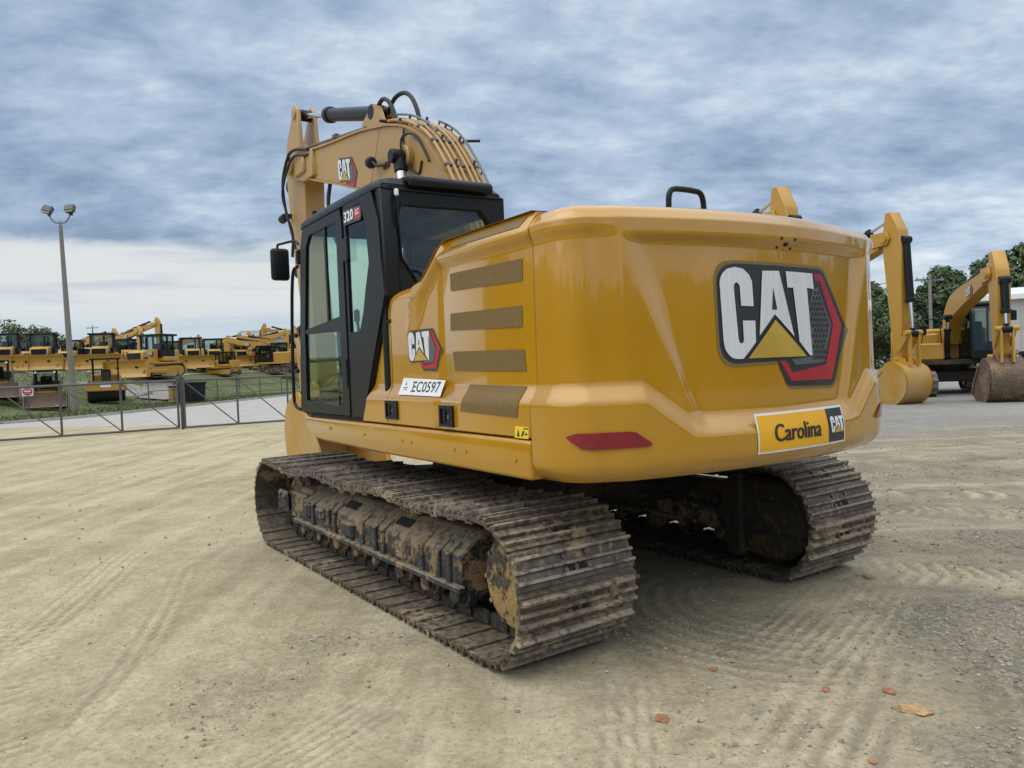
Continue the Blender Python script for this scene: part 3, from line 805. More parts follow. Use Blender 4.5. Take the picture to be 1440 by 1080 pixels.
def cw_d(ay, z, sy=1):
    zhi = interp([(0, 1.305), (.69, 1.315), (.95, 1.49), (3, 1.49)], ay); zlo = interp([(0, 1.19), (.69, 1.195), (.95, 1.385), (3, 1.385)], ay)
    d = 0
    if z < 1.10: d += .075 * ((1.10 - z) / .10) ** 2.2
    led = soft((z - zlo) / (zhi - zlo)); d += (.052 if sy > 0 else lerp(.052, .03, sstep(.9, 1.2, ay))) * led
    d += .010 * max(0, z - zhi)
    kc = sstep(1.02, 1.22, ay)
    lip = soft((z - 2.205) / .06)
    d -= .022 * lip * kc
    yl = interp([(1.3, .675), (1.48, .745), (2.30, 1.08), (2.4, 1.12)], z); yr = interp([(1.3, .575), (1.43, .64), (2.32, .92), (2.4, .95)], z)
    I = soft((yl - ay) / (yl - yr)); V = 1 - soft((z - 2.178) / .052)
    d += .038 * I * V * led
    if z > 2.30: d += .05 * (z - 2.30) / .06 + .075 * max(0, (z - 2.352) / .036) ** 2
    return d
def cw_surf(s, z, off=0.0):
    p, n = outn(s); d = cw_d(abs(p.y), z, p.y)
    q = p - n * (d - off)
    return Vector((q.x, q.y, z))
zs = [1.0, 1.003, 1.008, 1.016, 1.028, 1.045, 1.065, 1.09, 1.13] + [1.15 + .0118 * i for i in range(31)] + [1.53 + .03 * i for i in range(21)] + [2.15 + .0075 * i for i in range(22)] + [2.318, 2.332, 2.346, 2.36, 2.372, 2.381, 2.388]
ss = [SMID - SL[-1] * i / 230 for i in range(231)]
rows = [[cw_surf(s, z) for s in ss] for z in zs]
q = MB(); q.grid(rows)
n = len(ss); o0 = len(q.v)
q.add(rows[-1], [list(range(n))]); q.add(rows[0], [list(range(n))[::-1]])
CW = q.build('counterweight', YEL, EX, 50)
def s_of(x, y):
    return min(ss, key=lambda s: (outl(s)[0].x - x) ** 2 + (outl(s)[0].y - y) ** 2)
cwf = lambda u, v, d: cw_surf(-u, v, d)
W_ = 1.19
decal(CW, 'emblem', [([(-.452 + p[0] * W_, 1.412 + p[1] * W_) for p in pts], mi, lay) for pts, mi, lay in emblem_polys(True)], EMB_MATS, cwf)
def platef(u, v, d):      # a stiff sheet: bends a little at the step instead of following it
    p, n = outn(-u); dd = .006 * max(0, (1.10 - v) / .03) if v < 1.10 else 0
    q = p - n * ((max(0, v - 1.185) * .24 if v > 1.185 else 0) + dd - d - .002)
    return Vector((q.x, q.y, v))
# dealer plate: white border, orange field, black end panel, lettering
u0, u1, z0, z1 = -.298, .485, 1.076, 1.288
pl = [([(u0, z0), (u1, z0), (u1, z1), (u0, z1)], 0, 0), ([(u0 + .012, z0 + .012), (u1 - .155 * 1.2, z0 + .012), (u1 - .155 * 1.2, z1 - .012), (u0 + .012, z1 - .012)], 1, 1),
      ([(u1 - .155 * 1.2, z0 + .012), (u1 - .012, z0 + .012), (u1 - .012, z1 - .012), (u1 - .155 * 1.2, z1 - .012)], 2, 1)]
tp, tw = text_polys('Carolina', .092, 1, .0); k = .40 / tw
for sh in (0, .004, .008): pl += [([(u0 + .115 + sh + p[0] * k, z0 + .058 + p[1]) for p in t], 2, 3) for t in tp]
k = .155; ox, oz = u1 - .155 * 1.2 + .024, z0 + .042
for nm, mi, lay in (('C', 0, 3), ('A', 0, 3), ('T', 0, 3), ('Ac', 2, 4), ('tri', 3, 4)):
    pl.append(([(ox + p[0] * k * 1.35, oz + p[1] * k * 1.45 - .01) for p in EMB[nm]], mi, lay))
decal(CW, 'dealer_plate', pl, [DEC_WHT, DEC_ORG, DEC_BLK, DEC_GLD], platef, .03, .0015)
# red reflectors wrapped round the corners
for sg, lab in ((1, None), (-1, None)):
    sa, sb, sc_, sd = s_of(-2.415, 1.300), s_of(-2.565, 1.03), s_of(-2.60, .93), s_of(-2.52, 1.20)
    P = [(sa, 1.238), (sa - .05, 1.252), (sb, 1.252), (sb - .03, 1.245), (sc_, 1.188), (sc_ + .01, 1.175), (sd + .03, 1.17), (sd + .07, 1.178), (sa, 1.228)]
    q = decal(CW, 'reflector', [([(-sg * a, b) for a, b in (P if sg > 0 else P[::-1])], 0, 3)], [RED], cwf, .03, .002)
# camera mount holes on the top band
for dy_, dz_, r in ((-.06, .022, .008), (-.06, -.022, .008), (.0, 0, .016), (.06, .022, .008), (.06, -.022, .008)):
    q = MB(); c_ = cw_surf(-.075 + dy_, 2.205 + dz_); q.cyl(c_ + Vector((.02, 0, 0)), c_ + Vector((-.004, 0, 0)), r, 10); q.build('screw_hole' if r < .01 else 'camera_lens', DGREY, CW)
q = MB(); q.tube(smooth_path([(-2.2, .335, 2.36), (-2.2, .335, 2.50), (-2.2, .32, 2.555), (-2.2, .27, 2.575), (-2.2, .12, 2.575), (-2.2, .07, 2.56), (-2.2, .05, 2.5), (-2.2, .05, 2.36)], 5), .017, 10)
q.build('lifting_handle', BLK, CW)

# ---- engine hood and side panels
def side_d(z):
    d = .052 * soft((z - 1.385) / .105) - .034 * soft((z - 2.205) / .06)
    if z > 2.285: d += .065 * clampf((z - 2.285) / .095)
    return d
def flat_side(x0, x1, zlist, sgn, edge=.012):
    xs_ = [x0, x0 + edge * .4, x0 + edge, x1 - edge, x1 - edge * .4, x1]; ed = [.014, .003, 0, 0, .003, .014]
    rows = [[(x, sgn * (1.33 - side_d(z) - e - (0.01 if z < 1.222 else 0)), z) for x, e in zip(xs_, ed)] for z in zlist]
    return rows
zl = [1.215, 1.222, 1.30, 1.37] + [1.38 + .0115 * i for i in range(11)] + [1.6, 1.8, 2.0, 2.15] + [2.18 + .009 * i for i in range(14)] + [2.305 + .0085 * i for i in range(10)]
def closed_panel(rows, sgn, depth=.05):
    q = MB(); q.grid(rows)
    back = [[(p[0], p[1] - sgn * depth, p[2]) for p in r] for r in rows]
    for edge in (0, -1):
        q.grid([[r[edge] for r in rows], [r[edge] for r in back]])
        q.grid([rows[edge], back[edge]])
    return q
rear_door = closed_panel(flat_side(-2.163, -1.170, zl, 1), 1).build('rear_side_door', YEL, EX, 50)
def front_edge(z):
    return interp([(1.215, .135), (1.27, .107), (1.70, -.131), (2.05, -.325), (2.09, -.352), (2.118, -.39), (2.136, -.45), (2.147, -.56), (2.152, -.70), (2.156, -.80), (2.20, -.862), (2.30, -1.003), (2.345, -1.068), (2.365, -1.11), (2.38, -1.15)], z)
RL = [(-1.166, 2.385), (-1.12, 2.375), (-1.06, 2.338), (-.80, 2.155), (-.60, 1.80)]
def d_roof(x, z):
    best = 9; sg = 1
    for a, b_ in zip(RL, RL[1:]):
        ax, az = a; bx, bz = b_; L2 = (bx - ax) ** 2 + (bz - az) ** 2
        t = clampf(((x - ax) * (bx - ax) + (z - az) * (bz - az)) / L2); dx_, dz_ = x - (ax + t * (bx - ax)), z - (az + t * (bz - az)); dd = hypot(dx_, dz_)
        if dd < best: best = dd; sg = 1 if (bx - ax) * dz_ - (bz - az) * dx_ < 0 else -1
    return best * sg
def fp_y(x, z, e):
    y = 1.33 - .052 * soft((z - 1.385) / .105)
    D = d_roof(x, z); fadew = sstep(1.80, 2.12, z)
    if D > 0: y += .036 * soft((.175 - D) / .06) * fadew * 1.0 - (.065 * clampf((.098 - D) / .098) * sstep(2.12, 2.20, z))
    elif z < 2.16: y += .0 if z > 1.5 else 0
    y -= .03 * max(0, 1 - e / .035) ** 2 if z < 2.15 else .02 * max(0, 1 - e / .02) ** 2
    if 2.07 < z < 2.16 and D < -.0: y -= .05 * ((z - 2.07) / .085) ** 2
    return y
zf = [1.215, 1.222, 1.27, 1.34] + [1.378 + .012 * i for i in range(11)] + [1.52 + .035 * i for i in range(16)] + [2.06, 2.075, 2.09, 2.104, 2.118, 2.128, 2.136, 2.142, 2.147, 2.152, 2.156, 2.17] + [2.18 + .0085 * i for i in range(24)]
rows = []
for z in zf:
    xf = front_edge(z); r = []
    for k in range(41):
        t = k / 40; t = t ** 1.6 if True else t
        x = lerp(xf, -1.164, t)
        e2 = .012 * max(0, 1 - (x + 1.164) / .008)
        r.append((x, fp_y(x, z, xf - x) - e2 - (.01 if z < 1.222 else 0), z))
    rows.append(r)
FP = closed_panel(rows, 1, .05).build('front_side_door', YEL, EX, 55)
rd2 = closed_panel(flat_side(-2.163, -.6, zl, -1), -1).build('right_side_door', YEL, EX, 50)
# hood top, crowned, plus the step behind the cab
q = MB()
def roofrow(x):
    return [(x, y, 2.384 + .012 * (1 - (y / 1.272) ** 2)) for y in [1.272 - 2.544 * i / 16 for i in range(17)]]
q.grid([roofrow(-2.166), roofrow(-1.9), roofrow(-1.5), roofrow(-1.19), [(x_[0] + .1, x_[1], 2.34) for x_ in roofrow(-1.18)]])
q.b2((-2.15, -1.2, 1.2), (-1.12, 1.2, 2.33), .02)
q.prism([(-1.15, 1.2), (-1.15, 2.35), (-1.09, 2.335), (-.80, 2.135), (-.6, 2.13), (-.6, 1.2)], 'y', -1.2, 1.235, .01)
q.prism([(-.62, 1.2), (-.62, 2.135), (-.40, 2.135), (-.38, 2.08), (.08, 1.24), (.08, 1.2)], 'y', .9, 1.20, .01)
q.build('engine_hood', YEL, EX, 40)
# dark gap strip, skirt, bolts
q = MB(); q.b2((-2.16, 1.2, 1.195), (1.40, 1.30, 1.235)); q.build('sill_gap', DGREY, EX)
for sg in (1, -1):
    q = MB(); q.prism([(-2.163, .998), (-.2, .995), (1.0, 1.008), (1.27, 1.035), (1.37, 1.075), (1.42, 1.13), (1.445, 1.206), (-2.163, 1.206)], 'y', sg * 1.12, sg * 1.342, .022, seg=3)
    SKIRT = q.build('side_skirt', YEL, EX, 50)
    q = MB()
    for x, z in ((.05, 1.12), (-.62, 1.115), (-.76, 1.112), (-1.36, 1.11), (-1.50, 1.105), (-2.03, 1.10), (.8, 1.13)): q.cyl((x, sg * 1.335, z), (x, sg * 1.350, z), .011, 6)
    q.build('bolt', YEL_F, SKIRT)
# perforated screens
def screen(P, par):
    return decal(par, 'vent_screen', [(P, 0, 0)], [VENT], lambda u, v, d: Vector((-u, 1.33 - side_d(v) + d + .001, v)), .02, .0015)
screen([(1.285, 2.060), (2.068, 2.035), (2.075, 2.150), (1.285, 2.166)], rear_door)
screen([(1.262, 1.820), (2.052, 1.795), (2.058, 1.906), (1.268, 1.925)], rear_door)
screen([(1.300, 1.574), (2.074, 1.562), (2.062, 1.676), (1.280, 1.692)], rear_door)
screen([(1.436, 1.335), (2.045, 1.320), (2.075, 1.482), (1.470, 1.492)], rear_door)
screen([(1.295, 2.318), (2.075, 2.312), (2.118, 2.362), (1.42, 2.362)], rear_door)
# latches
for par, x0, x1, z0, z1 in ((FP, -.352, -.552, 1.252, 1.38), (rear_door, -1.176, -1.35, 1.236, 1.365)):
    q = MB(); q.ring([(x0, z0), (x1, z0), (x1, z1), (x0, z1)], [(x0 - .02, z0 + .018), (x1 + .02, z0 + .018), (x1 + .02, z1 - .018), (x0 - .02, z1 - .018)], 'y', 1.322, 1.344)
    q.b2((x1 + .01, 1.318, z0 + .01), (x0 - .01, 1.334, z1 - .01)); q.b2((x0 - .045, 1.33, z0 + .03), (x0 - .075, 1.342, z1 - .03), .004)
    q.cyl((x0 - .11, 1.33, z0 + .06), (x0 - .11, 1.338, z0 + .06), .012, 10, m=1)
    q.build('door_latch', [BLK, STEEL], par)
sidep = lambda u, v, d: Vector((u, fp_y(u, v, 9) + d, v))
decal(FP, 'emblem', [([(-.655 - p[0] * .475, 1.583 + p[1] * .475) for p in pts], mi, lay) for pts, mi, lay in emblem_polys()], EMB_MATS, sidep, .05, .0008)
decal(FP, 'panel_seam', [([(-.362, 1.225), (-.369, 1.225), (-.376, 2.10), (-.369, 2.10)], 0, 0)], [DGREY], sidep, .04, .0006)
q = MB(); q.b2((-.33, 1.27, 1.93), (-.375, 1.292, 1.955), .004); q.build('hinge', BLK, FP)
# inventory number plate straddling the seam
def serif(txt, h, k):
    tp, tw = text_polys(txt, h, k, .006); return tp, tw
tp, tw = text_polys('EC0597', .066, .78, .008); k = .40 / tw
NP = [([(-.545, 1.425), (-1.170, 1.418), (-1.184, 1.518), (-.565, 1.538)], 0, 0)]
NP += [([(-.735 - p[0] * k - .05 * p[1] + .0, 1.446 + p[1] - p[0] * .012) for p in t], 1, 1) for t in tp]
# serifs on the straight strokes
for a, z in ((-.733, 1.445), (-.733, 1.507)): NP.append(([(a + .006, z), (a - .05, z), (a - .05, z + .005), (a + .006, z + .005)], 1, 2))
NP += [([(-.62, 1.49), (-.645, 1.49), (-.632, 1.513)], 2, 1), ([(-.60, 1.47), (-.67, 1.47), (-.67, 1.476), (-.60, 1.476)], 2, 1), ([(-.61, 1.458), (-.66, 1.458), (-.66, 1.463), (-.61, 1.463)], 2, 1)]
decal(FP, 'number_plate', NP, [DEC_WHT, DEC_BLK, DEC_BLU], lambda u, v, d: Vector((u, max(1.33 - .052 * soft((v - 1.385) / .105), 1.318 - .36 * (v - 1.42)) + d + .004, v)), .3)
q = [([(-2.012, 1.213), (-2.142, 1.213), (-2.150, 1.274), (-2.020, 1.276)], 0, 0), ([(-2.10, 1.262), (-2.145, 1.262), (-2.145, 1.268), (-2.10, 1.268)], 1, 1),
     ([(-2.035, 1.222), (-2.062, 1.222), (-2.05, 1.262)], 1, 1), ([(-2.075, 1.225), (-2.09, 1.225), (-2.11, 1.25), (-2.095, 1.255)], 1, 1), ([(-2.105, 1.232), (-2.135, 1.232), (-2.128, 1.246)], 1, 1)]
decal(rear_door, 'warning_sticker', q, [DEC_YEL, DEC_BLK], lambda u, v, d: Vector((u, 1.33 + d, v)), .3)
# ---- cab
CAB = bpy.data.objects.new('cab', None); COL.objects.link(CAB); CAB.parent = EX
q = MB()
# quarter panel with window opening, left side
qo = [(.365, 1.24), (.355, 2.90), (-.20, 2.91), (-.315, 2.67), (-.335, 2.39), (-.37, 2.13), (-.20, 1.83), (.125, 1.24)]
qi = [(.315, 1.90), (.315, 2.85), (.0, 2.85), (-.08, 2.67), (-.115, 2.39), (-.03, 2.2), (.035, 2.03), (.115, 1.90)]
q.ring(qo, qi, 'y', 1.285, 1.315)
q.prism([(.30, 2.88), (1.37, 2.88), (1.33, 2.945), (-.30, 2.945), (-.33, 2.88)], 'y', 1.24, 1.305, .012)
# rear wall with the rounded back window
ro = [(1.30, 2.70), (1.285, 2.93), (.30, 2.93), (.262, 2.72), (.262, 1.6), (.85, 1.6), (1.285, 1.9), (1.30, 2.40)]
ri = [(1.168, 2.71), (1.125, 2.785), (.47, 2.79), (.41, 2.70), (.41, 1.95), (.88, 1.95), (1.05, 2.255), (1.15, 2.40)]
q.ring(ro, ri, 'x', -.335, -.28)
q.ring([(a * 1.0 + (a - .8) * .03, b_ + (b_ - 2.4) * .03) for a, b_ in ri], ri, 'x', -.352, -.33)
# rear corner pillar, leaning body behind the door
q.prism([(-.31, 1.30), (-.335, 1.285), (-.34, 1.2), (-.28, 1.2), (-.26, 1.30)], 'z', 1.24, 2.93, .012)
q.prism([(-.28, 2.93), (-.345, 2.90), (-.37, 2.13), (.12, 1.24), (.20, 1.24), (-.20, 2.2)], 'y', 1.18, 1.303, .015)
# far side frame, front frame
q.ring([(1.64, 1.24), (1.42, 2.90), (-.33, 2.90), (-.33, 1.24)], [(1.50, 1.75), (1.34, 2.80), (-.22, 2.80), (-.22, 1.75)], 'y', .255, .295)
for y in (.275, 1.27):
    q.box(((1.63 + 1.40) / 2, y, 2.07), (.06, .055, 1.70), .012, Matrix.Rotation(-.137, 3, 'Y'))
q.box((1.40, .78, 2.88), (.08, 1.0, .09), .02); q.box((1.625, .78, 1.30), (.06, 1.0, .14), .02)
q.b2((-.33, .262, 1.2), (1.63, 1.27, 1.26), .01)
q.build('cab_frame', BLK, CAB, 35)
# roof: crowned shell with a rear lip and front brow
q = MB()
sec = [(1.318, 2.895), (1.318, 2.925), (1.30, 2.962), (1.26, 2.992), (1.19, 3.012), (.95, 3.026), (.62, 3.026), (.37, 3.012), (.30, 2.99), (.262, 2.955), (.25, 2.92), (.25, 2.895)]
rows = []
for x, k, dz_ in ((1.47, .90, -.12), (1.46, .95, -.07), (1.43, .98, -.035), (1.36, 1.0, -.01), (1.1, 1, 0), (.4, 1, .0), (-.15, 1, -.012), (-.27, .995, -.03), (-.33, .975, -.06), (-.352, .95, -.09)):
    rows.append([(x, .784 + (a - .784) * k, max(2.88, 2.895 + (b_ - 2.895) * (1 if dz_ > -.06 else .6) + dz_ * ((b_ - 2.895) / .13))) for a, b_ in sec])
q.grid(rows); q.add(rows[0], [list(range(12))]); q.add(rows[-1], [list(range(12))[::-1]])
q.prism([(-.20, 3.01), (-.38, 2.995), (-.405, 2.965), (-.40, 2.915), (-.36, 2.91), (-.34, 2.95), (-.2, 2.96)], 'y', .39, 1.085, .01)
q.b2((.0, .42, 3.015), (1.0, 1.12, 3.04), .012)
q.build('cab_roof', BLK, CAB, 40)
# door: frame, bar, glass
q = MB()
do = [(1.625, 1.245), (1.545, 1.95), (1.43, 2.72), (1.345, 2.882), (.42, 2.882), (.385, 2.78), (.38, 1.34), (.385, 1.245)]
di = [(1.44, 1.35), (1.41, 1.95), (1.275, 2.71), (1.17, 2.80), (.535, 2.80), (.51, 2.78), (.525, 1.36), (.60, 1.31)]
q.ring(do, di, 'y', 1.292, 1.322)
q.prism([(1.42, 1.945), (1.42, 1.985), (1.2, 2.0), (.515, 2.045), (.515, 1.92), (.9, 1.935)], 'y', 1.297, 1.318, .006)
q.b2((.78, 1.298, 2.0), (.82, 1.318, 2.80), .004)
q.tube([(1.43, 1.27, 1.70), (.53, 1.27, 1.70)], .014, 8); q.tube([(.66, 1.27, 1.36), (.70, 1.27, 1.95)], .016, 8)
q.b2((.40, 1.318, 1.47), (.455, 1.33, 1.70), .004)
DOOR = q.build('cab_door', BLK, CAB, 35)
q = MB(); q.add([(a, 1.306, b_) for a, b_ in di], [list(range(8))]); q.build('door_glass', GLASS, DOOR)
q = MB(); q.b2((.235, 1.318, 2.455), (.355, 1.345, 2.632), .008); q.build('door_handle', BLK, DOOR)
q = MB(); q.add([(a, 1.302, b_) for a, b_ in qi], [list(range(8))]); q.build('quarter_window', GLASS, CAB)
q = MB(); q.add([(-.31, a, b_) for a, b_ in ri], [list(range(8))]); q.build('rear_window', GLASS_D, CAB)
q = MB(); q.add([(1.50, .275, 1.75), (1.34, .275, 2.8), (-.22, .275, 2.8), (-.22, .275, 1.75)], [(0, 1, 2, 3)]); q.build('side_window', GLASS, CAB)
q = MB(); q.add([(1.63, .30, 1.36), (1.63, 1.25, 1.36), (1.43, 1.25, 2.85), (1.43, .30, 2.85)], [(0, 1, 2, 3)]); q.build('windscreen', GLASS, CAB)
# model number sticker on the quarter glass
tp, tw = text_polys('320', .075, .72, .03); k = .20 / tw
P = [([(.352, 2.735), (.000, 2.722), (-.02, 2.745), (-.02, 2.80), (.004, 2.832), (.352, 2.854)], 0, 0), ([(.115, 2.742), (.008, 2.738), (-.008, 2.755), (-.008, 2.80), (.008, 2.824), (.115, 2.832)], 2, 1)]
P += [([(.335 - p[0] * k, 2.758 + p[1]) for p in t], 1, 2) for t in tp]
tp, tw = text_polys('GC', .040, .7, .02); k = .082 / tw
P += [([(.100 - p[0] * k, 2.775 + p[1]) for p in t], 1, 2) for t in tp]
decal(CAB, 'model_sticker', P, [DEC_BLK, DEC_WHT, DEC_RED], lambda u, v, d: Vector((u, 1.315 + d, v)), .5)
# interior
q = MB(); q.box((.25, .78, 1.75), (.50, .50, .14), .05, seg=2); q.box((-.02, .78, 2.08), (.14, .50, .62), .05, Matrix.Rotation(-.14, 3, 'Y'), seg=2); q.box((-.08, .78, 2.48), (.11, .30, .22), .04, seg=2)
q.b2((-.05, .5, 1.26), (.45, 1.05, 1.66), .03); q.build('seat', RUB, CAB)
q = MB()
for y in (.46, 1.10):
    q.box((.42, y, 1.80), (.62, .13, .14), .03, Matrix.Rotation(-.1, 3, 'Y')); q.tube([(.66, y, 1.86), (.70, y, 2.02)], .014, 8); q.box((.705, y, 2.06), (.05, .045, .11), .015)
for y in (.62, .80): q.tube([(1.28, y, 1.26), (1.10, y, 1.86)], .014, 8); q.box((1.30, y, 1.30), (.2, .11, .03), .008)
q.box((1.2, .40, 2.1), (.06, .24, .2), .02); q.b2((.9, .30, 1.26), (1.05, .40, 2.0), .02)
q.build('controls', BLK, CAB)
# mirror with arm, grab rail, lamps, wiper
q = MB(); q.box((1.90, 1.372, 2.637), (.075, .175, .305), .035, seg=3); q.box((1.938, 1.372, 2.637), (.006, .15, .27), m=1)
q.tube(smooth_path([(1.90, 1.39, 2.78), (1.90, 1.385, 2.82), (1.86, 1.36, 2.828), (1.62, 1.31, 2.82), (1.55, 1.30, 2.78)], 4), .012, 8); q.box((1.53, 1.305, 2.66), (.05, .05, .14), .015)
q.build('mirror', [BLK, CHROME], CAB)
q = MB(); q.tube(smooth_path([(1.56, 1.31, 2.58), (1.66, 1.33, 2.50), (1.74, 1.335, 2.0), (1.78, 1.335, 1.4), (1.74, 1.33, 1.29), (1.66, 1.31, 1.26)], 6), .016, 8)
for z in (1.95, 1.62): q.box((1.70, 1.325, z), (.12, .03, .04), .008)
q.build('grab_rail', BLK, CAB)
q = MB(); q.cyl((1.42, 1.22, 2.93), (1.52, 1.23, 2.93), .055, 16, bev=.01); q.cyl((1.35, 1.2, 2.98), (1.35, 1.2, 3.05), .022, 10)
q.build('cab_lamp', BLK, CAB)
q = MB(); q.tube([(-.36, 1.19, 2.86), (-.37, 1.185, 2.78), (-.365, 1.18, 2.62)], .009, 6); q.box((-.37, 1.188, 2.86), (.03, .03, .05), .008, m=1); q.build('wiper', [BLK, DEC_WHT], CAB)
# ---- right hand side: tank, tool box, steps
q = MB(); q.b2((-.55, -1.33, 1.215), (.62, -.42, 2.10), .04); q.b2((.64, -1.33, 1.215), (1.30, -.45, 1.75), .04); q.b2((1.30, -1.32, 1.215), (1.43, -.5, 1.5), .03)
q.build('fuel_tank', YEL, EX)
q = MB()
for y in (-1.25, -.52): q.tube(smooth_path([(1.35, y, 1.5), (1.25, y, 2.0), (.60, y, 2.55), (-.4, y, 2.60), (-.5, y, 2.1)], 4), .017, 8)
q.build('hand_rail', BLK, EX)
# ---- boom
BT = [(.17, 1.90), (.25, 2.30), (.40, 2.72), (.555, 3.02), (.691, 3.243), (.862, 3.475), (1.045, 3.68), (1.198, 3.808), (1.355, 3.90), (1.577, 4.005), (1.911, 4.11), (2.28, 4.186), (2.779, 4.275), (3.832, 4.404), (4.535, 4.51)]
BB = [(4.5, 4.16), (3.52, 3.88), (2.856, 3.676), (2.15, 3.46), (1.78, 3.24), (1.48, 2.92), (1.22, 2.5), (.97, 2.05), (.72, 1.70)]
BT = [(p.x, p.z) for p in smooth_path([(a, 0, b_) for a, b_ in BT], 3)]; BB = [(p.x, p.z) for p in smooth_path([(a, 0, b_) for a, b_ in BB], 3)]
q = MB(); q.prism(BT + BB + [(.48, 1.56), (.28, 1.55), (.18, 1.70)], 'y', -.165, .165, .006)
def strip(path, w_, t, off):
    rows = []
    for i, p in enumerate(path):
        a, b_ = path[max(i - 1, 0)], path[min(i + 1, len(path) - 1)]
        d = Vector((b_[0] - a[0], 0, b_[1] - a[1])).normalized(); n_ = Vector((-d.z, 0, d.x))
        o = Vector((p[0], 0, p[1])) + n_ * off
        rows.append([o + Vector((0, w_, 0)), o + Vector((0, w_, 0)) + n_ * t, o + Vector((0, -w_, 0)) + n_ * t, o + Vector((0, -w_, 0)), o + Vector((0, w_, 0))])
    return rows
q.grid(strip(BT, .19, .022, 0)); q.grid(strip(BB, .19, .022, 0))
q.prism([(2.50, 3.57), (2.54, 3.58), (2.20, 4.16), (2.17, 4.15)], 'y', -.169, .169)
q.cyl((1.50, -.23, 3.68), (1.50, .23, 3.68), .12, 24, bev=.01)
q.prism([(2.15, 4.15), (2.85, 4.28), (2.78, 4.40), (2.50, 4.52), (2.34, 4.46)], 'y', .06, .10); q.prism([(2.15, 4.15), (2.85, 4.28), (2.78, 4.40), (2.50, 4.52), (2.34, 4.46)], 'y', -.10, -.06)
for s_ in (1, -1):
    q.prism([(4.2, 4.13), (4.25, 4.47), (4.95, 4.66), (5.18, 4.58), (5.24, 4.42), (5.10, 4.27), (4.6, 4.13)], 'y', s_ * .15, s_ * .215, .01)
    q.cyl((5.06, s_ * .15, 4.45), (5.06, s_ * .26, 4.45), .13, 20, bev=.015); q.cyl((5.06, s_ * .26, 4.45), (5.06, s_ * .275, 4.45), .06, 12)
    q.box((4.66, s_ * .225, 4.35), (.38, .05, .24), .02)
BOOM = q.build('boom', YEL_D, EX, 40)
bp_ = on_plane((3.415, .166, 3.755), (-.966, 0, -.19), (0.03, 0, 1), (0, 1, 0))
decal(BOOM, 'emblem', [([(p[0] * .60, p[1] * .62 + .04) for p in pts], mi, lay) for pts, mi, lay in emblem_polys()], EMB_MATS, bp_, .5, .0012)
# hard lines over the elbow
def along(path, off, y, i0, i1, wob=0):
    out = []
    for i in range(i0, i1):
        a, b_ = path[max(i - 1, 0)], path[min(i + 1, len(path) - 1)]; p = path[i]
        d = Vector((b_[0] - a[0], 0, b_[1] - a[1])).normalized(); n_ = Vector((-d.z, 0, d.x))
        out.append(Vector((p[0], y, p[1])) + n_ * (off + .022 + wob * sin(i * 1.3)))
    return out
for k, (y, off, i0, i1) in enumerate([(.15, .04, 3, 30), (.09, .05, 3, 33), (.025, .042, 3, 30), (-.045, .05, 3, 34), (-.10, .05, 3, 29), (-.155, .042, 3, 36)]):
    q = MB(); q.tube(along(BT, off, y, i0, i1), .016, 8); q.build('hydraulic_line', YEL_D, BOOM)
q = MB(); q.tube(along(BT, .09, -.165, 8, 27), .013, 8)
for i in (9, 13, 18, 22, 26):
    a = along(BT, .09, -.165, i, i + 1)[0]; b_ = along(BT, .0, -.165, i, i + 1)[0]; q.tube([a, b_], .010, 6)
q.build('guard_rail', STEEL, BOOM)
q = MB(); q.tube(along(BT, .10, .10, 19, 31), .011, 8); q.build('guard_rail', STEEL, BOOM)
for i in (10, 14, 18, 23, 28, 32):
    q = MB()
    a = along(BT, .045, 0, i, i + 1)[0]; d = along(BT, .045, 0, i + 1, i + 2)[0] - a; an = atan2(d.z, d.x)
    q.box(a, (.04, .36, .03), .008, Matrix.Rotation(-an, 3, 'Y')); q.cyl(a + Vector((0, -.13, .02)), a + Vector((-.02, -.13, .06)), .013, 8); q.cyl(a + Vector((0, .06, .02)), a + Vector((-.02, .06, .055)), .013, 8)
    q.build('line_clamp', GALV if i % 4 else RUB, BOOM)
q = MB(); q.tube([(.95, -.165, 3.74), (.90, -.30, 3.745)], .014, 8); q.build('stub_pipe', RUB, BOOM)
for pts, r_ in (([(2.52, .05, 4.40), (2.44, .05, 4.49), (2.30, .05, 4.525), (2.16, .04, 4.44), (2.06, .03, 4.27), (2.02, .03, 4.15)], .024),
    ([(2.42, -.05, 4.42), (2.25, -.06, 4.53), (2.06, -.08, 4.535), (1.90, -.09, 4.44), (1.78, -.09, 4.27), (1.72, -.09, 4.10)], .024),
    ([(1.50, .25, 3.72), (1.49, .24, 3.86), (1.38, .20, 3.885), (1.24, .178, 3.78), (1.12, .178, 3.64), (1.05, .178, 3.54)], .012),
    ([(1.54, .185, 3.98), (1.59, .178, 3.88), (1.56, .178, 3.76), (1.52, .21, 3.72)], .010),
    ([(1.43, .23, 3.6), (1.34, .178, 3.50), (1.26, .178, 3.48), (1.2, .178, 3.58)], .010),
    ([(4.3, .23, 4.48), (4.75, .26, 4.58), (5.0, .28, 4.54), (5.25, .29, 4.25), (5.2, .28, 3.85), (5.05, .25, 3.5), (5.1, .25, 3.2)], .021),
    ([(4.35, .22, 4.42), (4.8, .29, 4.47), (5.15, .33, 4.1), (5.1, .29, 3.75), (5.0, .23, 3.3)], .018),
    ([(3.9, .1, 3.98), (3.95, .12, 3.7), (3.8, .12, 3.3), (3.4, .1, 2.9)], .026)):
    q = MB(); q.tube(smooth_path(pts, 6), r_, 8); q.build('hydraulic_hose', RUB, BOOM)
q = MB(); q.tube(smooth_path([(4.5, .16, 4.56), (3.95, .16, 4.48), (3.75, .16, 4.45), (3.05, .13, 4.36), (2.7, .10, 4.32)], 4), .018, 8); q.box((3.5, .15, 4.43), (.09, .08, .06), .01)
q.build('feed_line', STEEL, BOOM)
